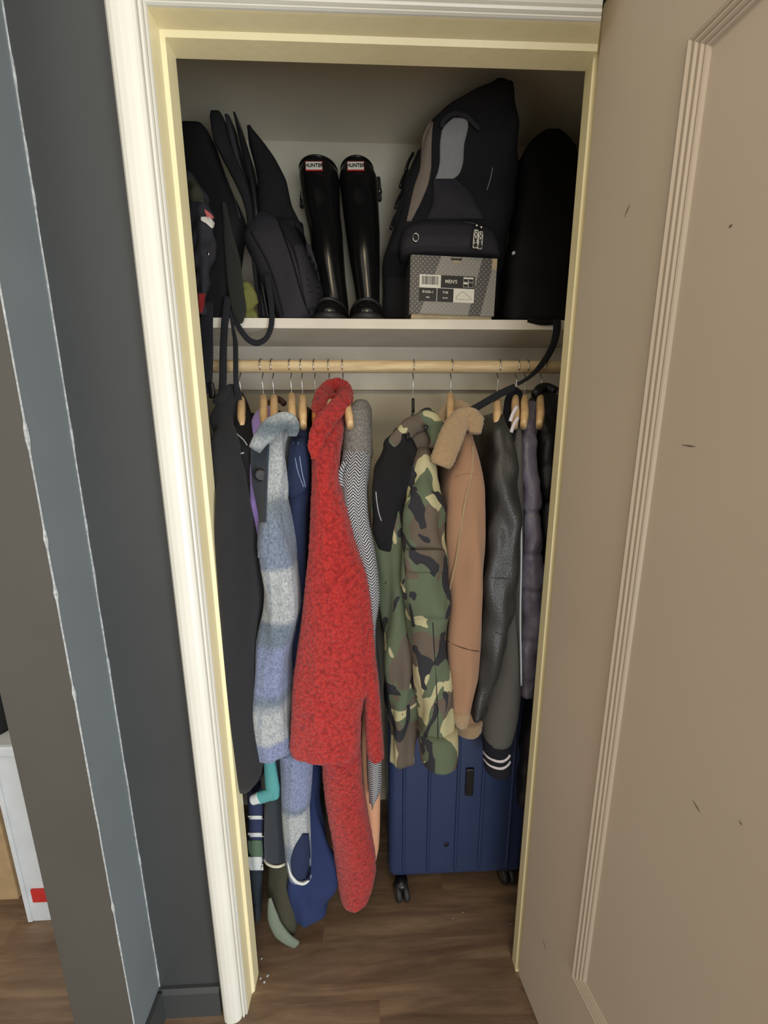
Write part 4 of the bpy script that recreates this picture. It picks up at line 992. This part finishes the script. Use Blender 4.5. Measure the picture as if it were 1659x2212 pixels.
sweep('shoulder_strap', [(912, 330, 1.10), (890, 380, 1.11), (872, 440, 1.12), (858, 490, 1.13)], .012, .008, 'bag_black', g)
line_on('side_piping', [(1064, 362), (1060, 385), (1052, 410)], bp_, .0012, 'grey_panel', g)
sweep('grab_handle', [(1060, 196, 1.02), (1075, 178, 1.02), (1095, 182, 1.02), (1098, 205, 1.02)], .009, .007, 'bag_deep', g)

g = thing('black_duffel', 'large black nylon bag filling the right end of the shelf', 'bag', (.5, 1.18, ZS))
df = loft('body', [(277, 1150, 1198, 1.09), (288, 1132, 1215, 1.087), (312, 1120, 1232, 1.085), (360, 1114, 1244, 1.08), (430, 1110, 1250, 1.075), (520, 1098, 1250, 1.07), (600, 1090, 1245, 1.068), (660, 1086, 1235, 1.066), (688, 1084, 1225, 1.066)], 'bag_deep', g, mode='tube', b=.06, seed=109, amp=.008, fs=14, vs=.8, sq=4.0, levels=60, passes=1, bottom='cap')
sweep('bottom_flap', [(1140, 690, 1.060), (1170, 697, 1.056), (1195, 696, 1.056), (1206, 690, 1.058)], .007, .006, 'bag_deep', g)
lathe('cord_lock', [(0, 0), (.004, 0), (.004, .006), (0, .008)], at(1108, 548, 1.075), (.2, -1, 0), 'white_plastic', g, 12)
sweep('dangling_strap', [(1203, 690, 1.052), (1203, 715, 1.045), (1196, 745, 1.035), (1180, 775, 1.005), (1160, 800, .992), (1140, 818, .985), (1118, 830, .98)], .0085, .0016, 'strap', g, taper=[(0, 1.25), (.5, 1), (.8, .55), (1, .5)], seg=10)
sweep('strap_tail', [(1112, 836, .96), (1085, 848, .95), (1060, 862, .945), (1035, 877, .94), (1018, 886, .935)], .0085, .0018, 'strap', g)

# left side of the shelf
g = thing('quilted_backpack', 'charcoal backpack with quilted base leaning towards the boots', 'backpack', (-.22, 1.16, ZS))
qb = loft('body', [(455, 556, 612, 1.10), (470, 538, 650, 1.075), (497, 531, 659, 1.065), (551, 551, 680, 1.062), (602, 574, 693, 1.062), (640, 588, 698, 1.062), (668, 600, 690, 1.064), (686, 608, 676, 1.066)], 'bag_charcoal', g, mode='tube', b=.075, seed=113, amp=.006, fs=18, vs=.35, sq=2.5, levels=60, bottom='cap')
loft('back_panel', [(270, 538, 549, 1.10), (280, 538, 560, 1.10), (295, 539, 573, 1.10), (330, 548, 595, 1.10), (376, 558, 619, 1.10), (436, 560, 632, 1.10), (470, 562, 648, 1.10), (520, 575, 665, 1.12)], 'bag_black', g, mode='tube', b=.028, seed=117, amp=.003, sq=2.6, levels=50)
ff = patch('front_flap', [(470, 598, 636), (500, 612, 655), (540, 632, 668), (590, 648, 686), (640, 660, 694), (668, 664, 684)], qb, 'bag_black', g, off=.004, thick=.005, puff=.006, nx=12, levels=20)
patch('quilted_base', [(528, 634, 670), (560, 642, 681), (600, 650, 691), (640, 657, 694), (668, 664, 682)], qb, 'bag_charcoal', g, off=.011, thick=.006, puff=.004, nx=12, levels=20)
for k_, yq in enumerate((576, 590, 603, 616, 630)):
    p0, p1 = hit(qb, 660+k_*1.5, yq, .0165), hit(qb, 688+k_, yq+6, .0145)
    if p0 and p1: sweep('quilt_seam', [p0, (p0+p1)/2+Vector((0, -.001, 0)), p1], .0009, .0009, 'bag_deep', g, world=True, seg=6)
line_on('long_zip', [(598, 470), (612, 505), (628, 550), (642, 600), (654, 645), (668, 678)], qb, .0022, 'bag_deep', g, off=.002)
line_on('fold_seam', [(542, 500), (562, 535), (585, 580), (600, 630), (612, 680)], qb, .0025, 'bag_black', g, off=.001)
sweep('loop_strap', [(576, 590, 1.06), (584, 640, 1.052), (588, 680, 1.048), (586, 708, 1.045), (576, 732, 1.045), (556, 743, 1.045), (536, 735, 1.045), (520, 714, 1.045), (506, 690, 1.05), (498, 668, 1.055)], .0075, .0016, 'strap', g, taper=[(0, 1), (.45, .85), (.6, 1), (1, .8)], seg=10)

def sleeve_bag(rows, label, seed, name='laptop_sleeve', mt='bag_black'):
    p = at(rows[-1][1], 684, 1.12)
    o = loft(name, rows, mt, None, mode='tube', b=.035, seed=seed, amp=.002, sq=6.0, levels=60, passes=1, bottom='cap')
    tag(o, label, 'laptop bag', 'slim bags leaning on the shelf'); return o
sleeve_bag([(238, 465, 487, 1.055), (244, 462, 491, 1.055), (300, 471, 504, 1.06), (330, 486, 514, 1.065), (380, 511, 536, 1.07), (420, 530, 548, 1.08), (455, 541, 553, 1.085), (500, 545, 555, 1.09), (600, 556, 564, 1.10), (684, 566, 574, 1.11)], 'slim black laptop sleeve standing tallest among the leaning bags', 121)
sleeve_bag([(246, 495, 504, 1.075), (300, 507, 517, 1.08), (350, 520, 529, 1.085), (400, 541, 548, 1.09), (500, 540, 556, 1.10), (600, 557, 566, 1.11), (684, 573, 580, 1.12)], 'slim dark document case second among the leaning bags', 123, 'document_case', 'bag_charcoal')
sleeve_bag([(241, 513, 517, 1.07), (280, 521, 531, 1.075), (340, 533, 549, 1.08), (400, 548, 560, 1.085), (455, 554, 566, 1.09), (560, 560, 568, 1.11), (684, 580, 588, 1.12)], 'thin glossy black folder case third among the leaning bags', 127, 'folder_case', 'plastic_black')

g = thing('hiking_backpack', 'tall black backpack with dangling straps at the left end of the shelf', 'backpack', (-.46, 1.14, ZS))
hb_ = loft('body', [(262, 404, 452, 1.06), (268, 398, 458, 1.06), (300, 397, 466, 1.06), (340, 400, 481, 1.06), (385, 404, 497, 1.06), (430, 408, 517, 1.06), (462, 412, 530, 1.06), (520, 418, 520, 1.06), (600, 424, 508, 1.06), (686, 434, 500, 1.062)], 'bag_deep', g, mode='tube', b=.042, seed=131, amp=.004, sq=5.0, passes=1, levels=60, bottom='cap')
line_on('edge_piping', [(458, 285), (472, 330), (488, 385), (506, 430), (518, 470)], hb_, .0025, 'bag_charcoal', g)
fl = loft('green_flap', [(440, 479, 490, 1.05), (500, 482, 504, 1.048), (560, 486, 520, 1.046), (620, 492, 526, 1.044), (670, 500, 534, 1.04), (688, 508, 528, 1.04)], 'strap_green', g, mode='tube', b=.006, seed=133, amp=.002, levels=40, bottom='round')
sweep('long_strap', [(492, 640, 1.05), (489, 668, 1.044), (485, 700, 1.042), (482, 760, 1.0), (482, 810, .985), (480, 850, .965), (474, 880, .93)], .0090, .0016, 'strap', g, seg=10)
sweep('narrow_strap', [(497, 668, 1.05), (501, 695, 1.045), (505, 720, 1.04), (509, 740, 1.02), (509, 790, .985), (510, 840, .975), (513, 870, .97)], .0062, .0015, 'strap', g, taper=[(0, .5), (.3, .7), (.5, 1), (.9, 1), (1, 1.3)], seg=10)
sweep('side_strap', [(448, 650, 1.045), (446, 700, 1.04), (446, 760, 1.0), (446, 800, .985), (444, 850, .97)], .0165, .002, 'strap', g, taper=[(0, .9), (.5, 1), (.85, .9), (1, .6)], seg=10)
sweep('strap_buckle', [(454, 828, .975), (458, 842, .972), (458, 860, .97)], .008, .005, 'plastic_black', g)

g = thing('rain_jacket_bundle', 'crumpled grey green jacket with white and coral logo wedged beside the frame', 'jacket', (-.45, 1.05, ZS))
jb = loft('bundle', [(372, 402, 420, 1.035), (410, 404, 444, 1.03), (450, 408, 462, 1.028), (490, 412, 464, 1.028), (540, 416, 466, 1.03), (600, 424, 452, 1.035), (680, 430, 446, 1.04)], 'bag_charcoal', g, mode='tube', b=.016, seed=137, amp=.006, fs=40, vs=.8, levels=60)
patch('olive_panel', [(382, 402, 412), (400, 404, 430), (420, 406, 440), (436, 412, 440)], jb, 'olive', g, off=.003, thick=.003, puff=.003)
patch('logo_bar', [(468, 434, 452), (476, 433, 460), (482, 445, 464), (493, 457, 461)], jb, 'white_print', g, off=.005, thick=.002)
patch('logo_patch', [(452, 441, 443), (462, 444, 456), (472, 448, 464)], jb, 'pink', g, off=.005, thick=.002)
patch('red_lining', [(634, 428, 444), (655, 429, 442), (676, 431, 437)], jb, 'red_cloth', g, off=.003, thick=.003)
lathe('cord_ring', [(.003, 0), (.005, 0), (.005, .002), (.003, .002)], at(448, 548, 1.03), (0, -1, 0), 'chrome', g, 12)

o = loft('folded_pouch', [(612, 520, 545, 1.068), (630, 522, 552, 1.066), (650, 526, 556, 1.066), (662, 530, 548, 1.066), (686, 530, 560, 1.066)], 'lime', None, mode='tube', b=.014, seed=139, amp=.004, fs=50, vs=1, levels=30, bottom='cap')
tag(o, 'small lime green pouch peeking between the bag straps', 'pouch')

# ------------------------------------------------------------------ next room past the pier
g = thing('white_cabinet', 'narrow pale white cabinet with small red label beyond the dark wall', 'cabinet', (-.98, 1.0, 0))
wz = at(10, 1632, .93).z
box('body', (-1.03, .93, .0), (-.80, 1.16, wz), 'white_plastic', g, .004)
box('side_panel', (-1.036, .926, .004), (-1.024, .932, wz), 'white_plastic', g, .001)
box('top', (-1.045, .92, wz), (-.79, 1.165, wz+.035), 'white_plastic', g, .008)
ra, rb2 = at(72, 1949, .926), at(100, 1921, .926)
box('red_label', (ra.x, .925, ra.z), (rb2.x, .931, rb2.z), 'red_print', g)
o = box('cardboard_box', (-1.50, .99, .0), (-1.12, 1.2, .52), 'tan_card', None, .003)
tag(o, 'tan cardboard box at the far left edge beside the white cabinet', 'box')
struct(box('ceiling_next_room', (-2.2, 0.80, 2.6), (-0.66, 1.56, 2.66), 'closet_wall'))
struct(box('wall_far', (-2.2, 1.5, 0), (XL-.07, 1.56, 2.6), 'slate'))
g = thing('dark_bag', 'dark bag on top of the white cabinet in the next room', 'bag', (-.98, 1.0, wz+.035))
loft('body', [(1470, -30, 10, .95), (1540, -60, 26, .94), (1612, -60, 40, .94)], 'bag_black', g, mode='tube', b=.06, seed=141, amp=.008, levels=20, bottom='cap')

# paint chips on the floor by the casing
for i_, (px, py, sz) in enumerate(((565, 2070, .003), (578, 2107, .004), (563, 2113, .003), (571, 2121, .0035), (1000, 1971, .002), (978, 1984, .002), (1103, 1876+120, .002))):
    d0 = ray(px, py); p = EYE+d0*(-CAM_H/d0.z)
    c_ = lathe('paint_flake', [(0, 0), (sz*.8, 0), (sz, .0006), (sz*.5, .0012), (0, .001)], (p.x, p.y, .0), (0, 0, 1), 'chip', None, 7)
    tag(c_, 'tiny white paint flake on the floor beside the white casing' if px < 700 else 'tiny pale speck on the floor in front of the suitcase', 'debris', 'paint flakes by the casing' if px < 700 else 'specks before the suitcase')
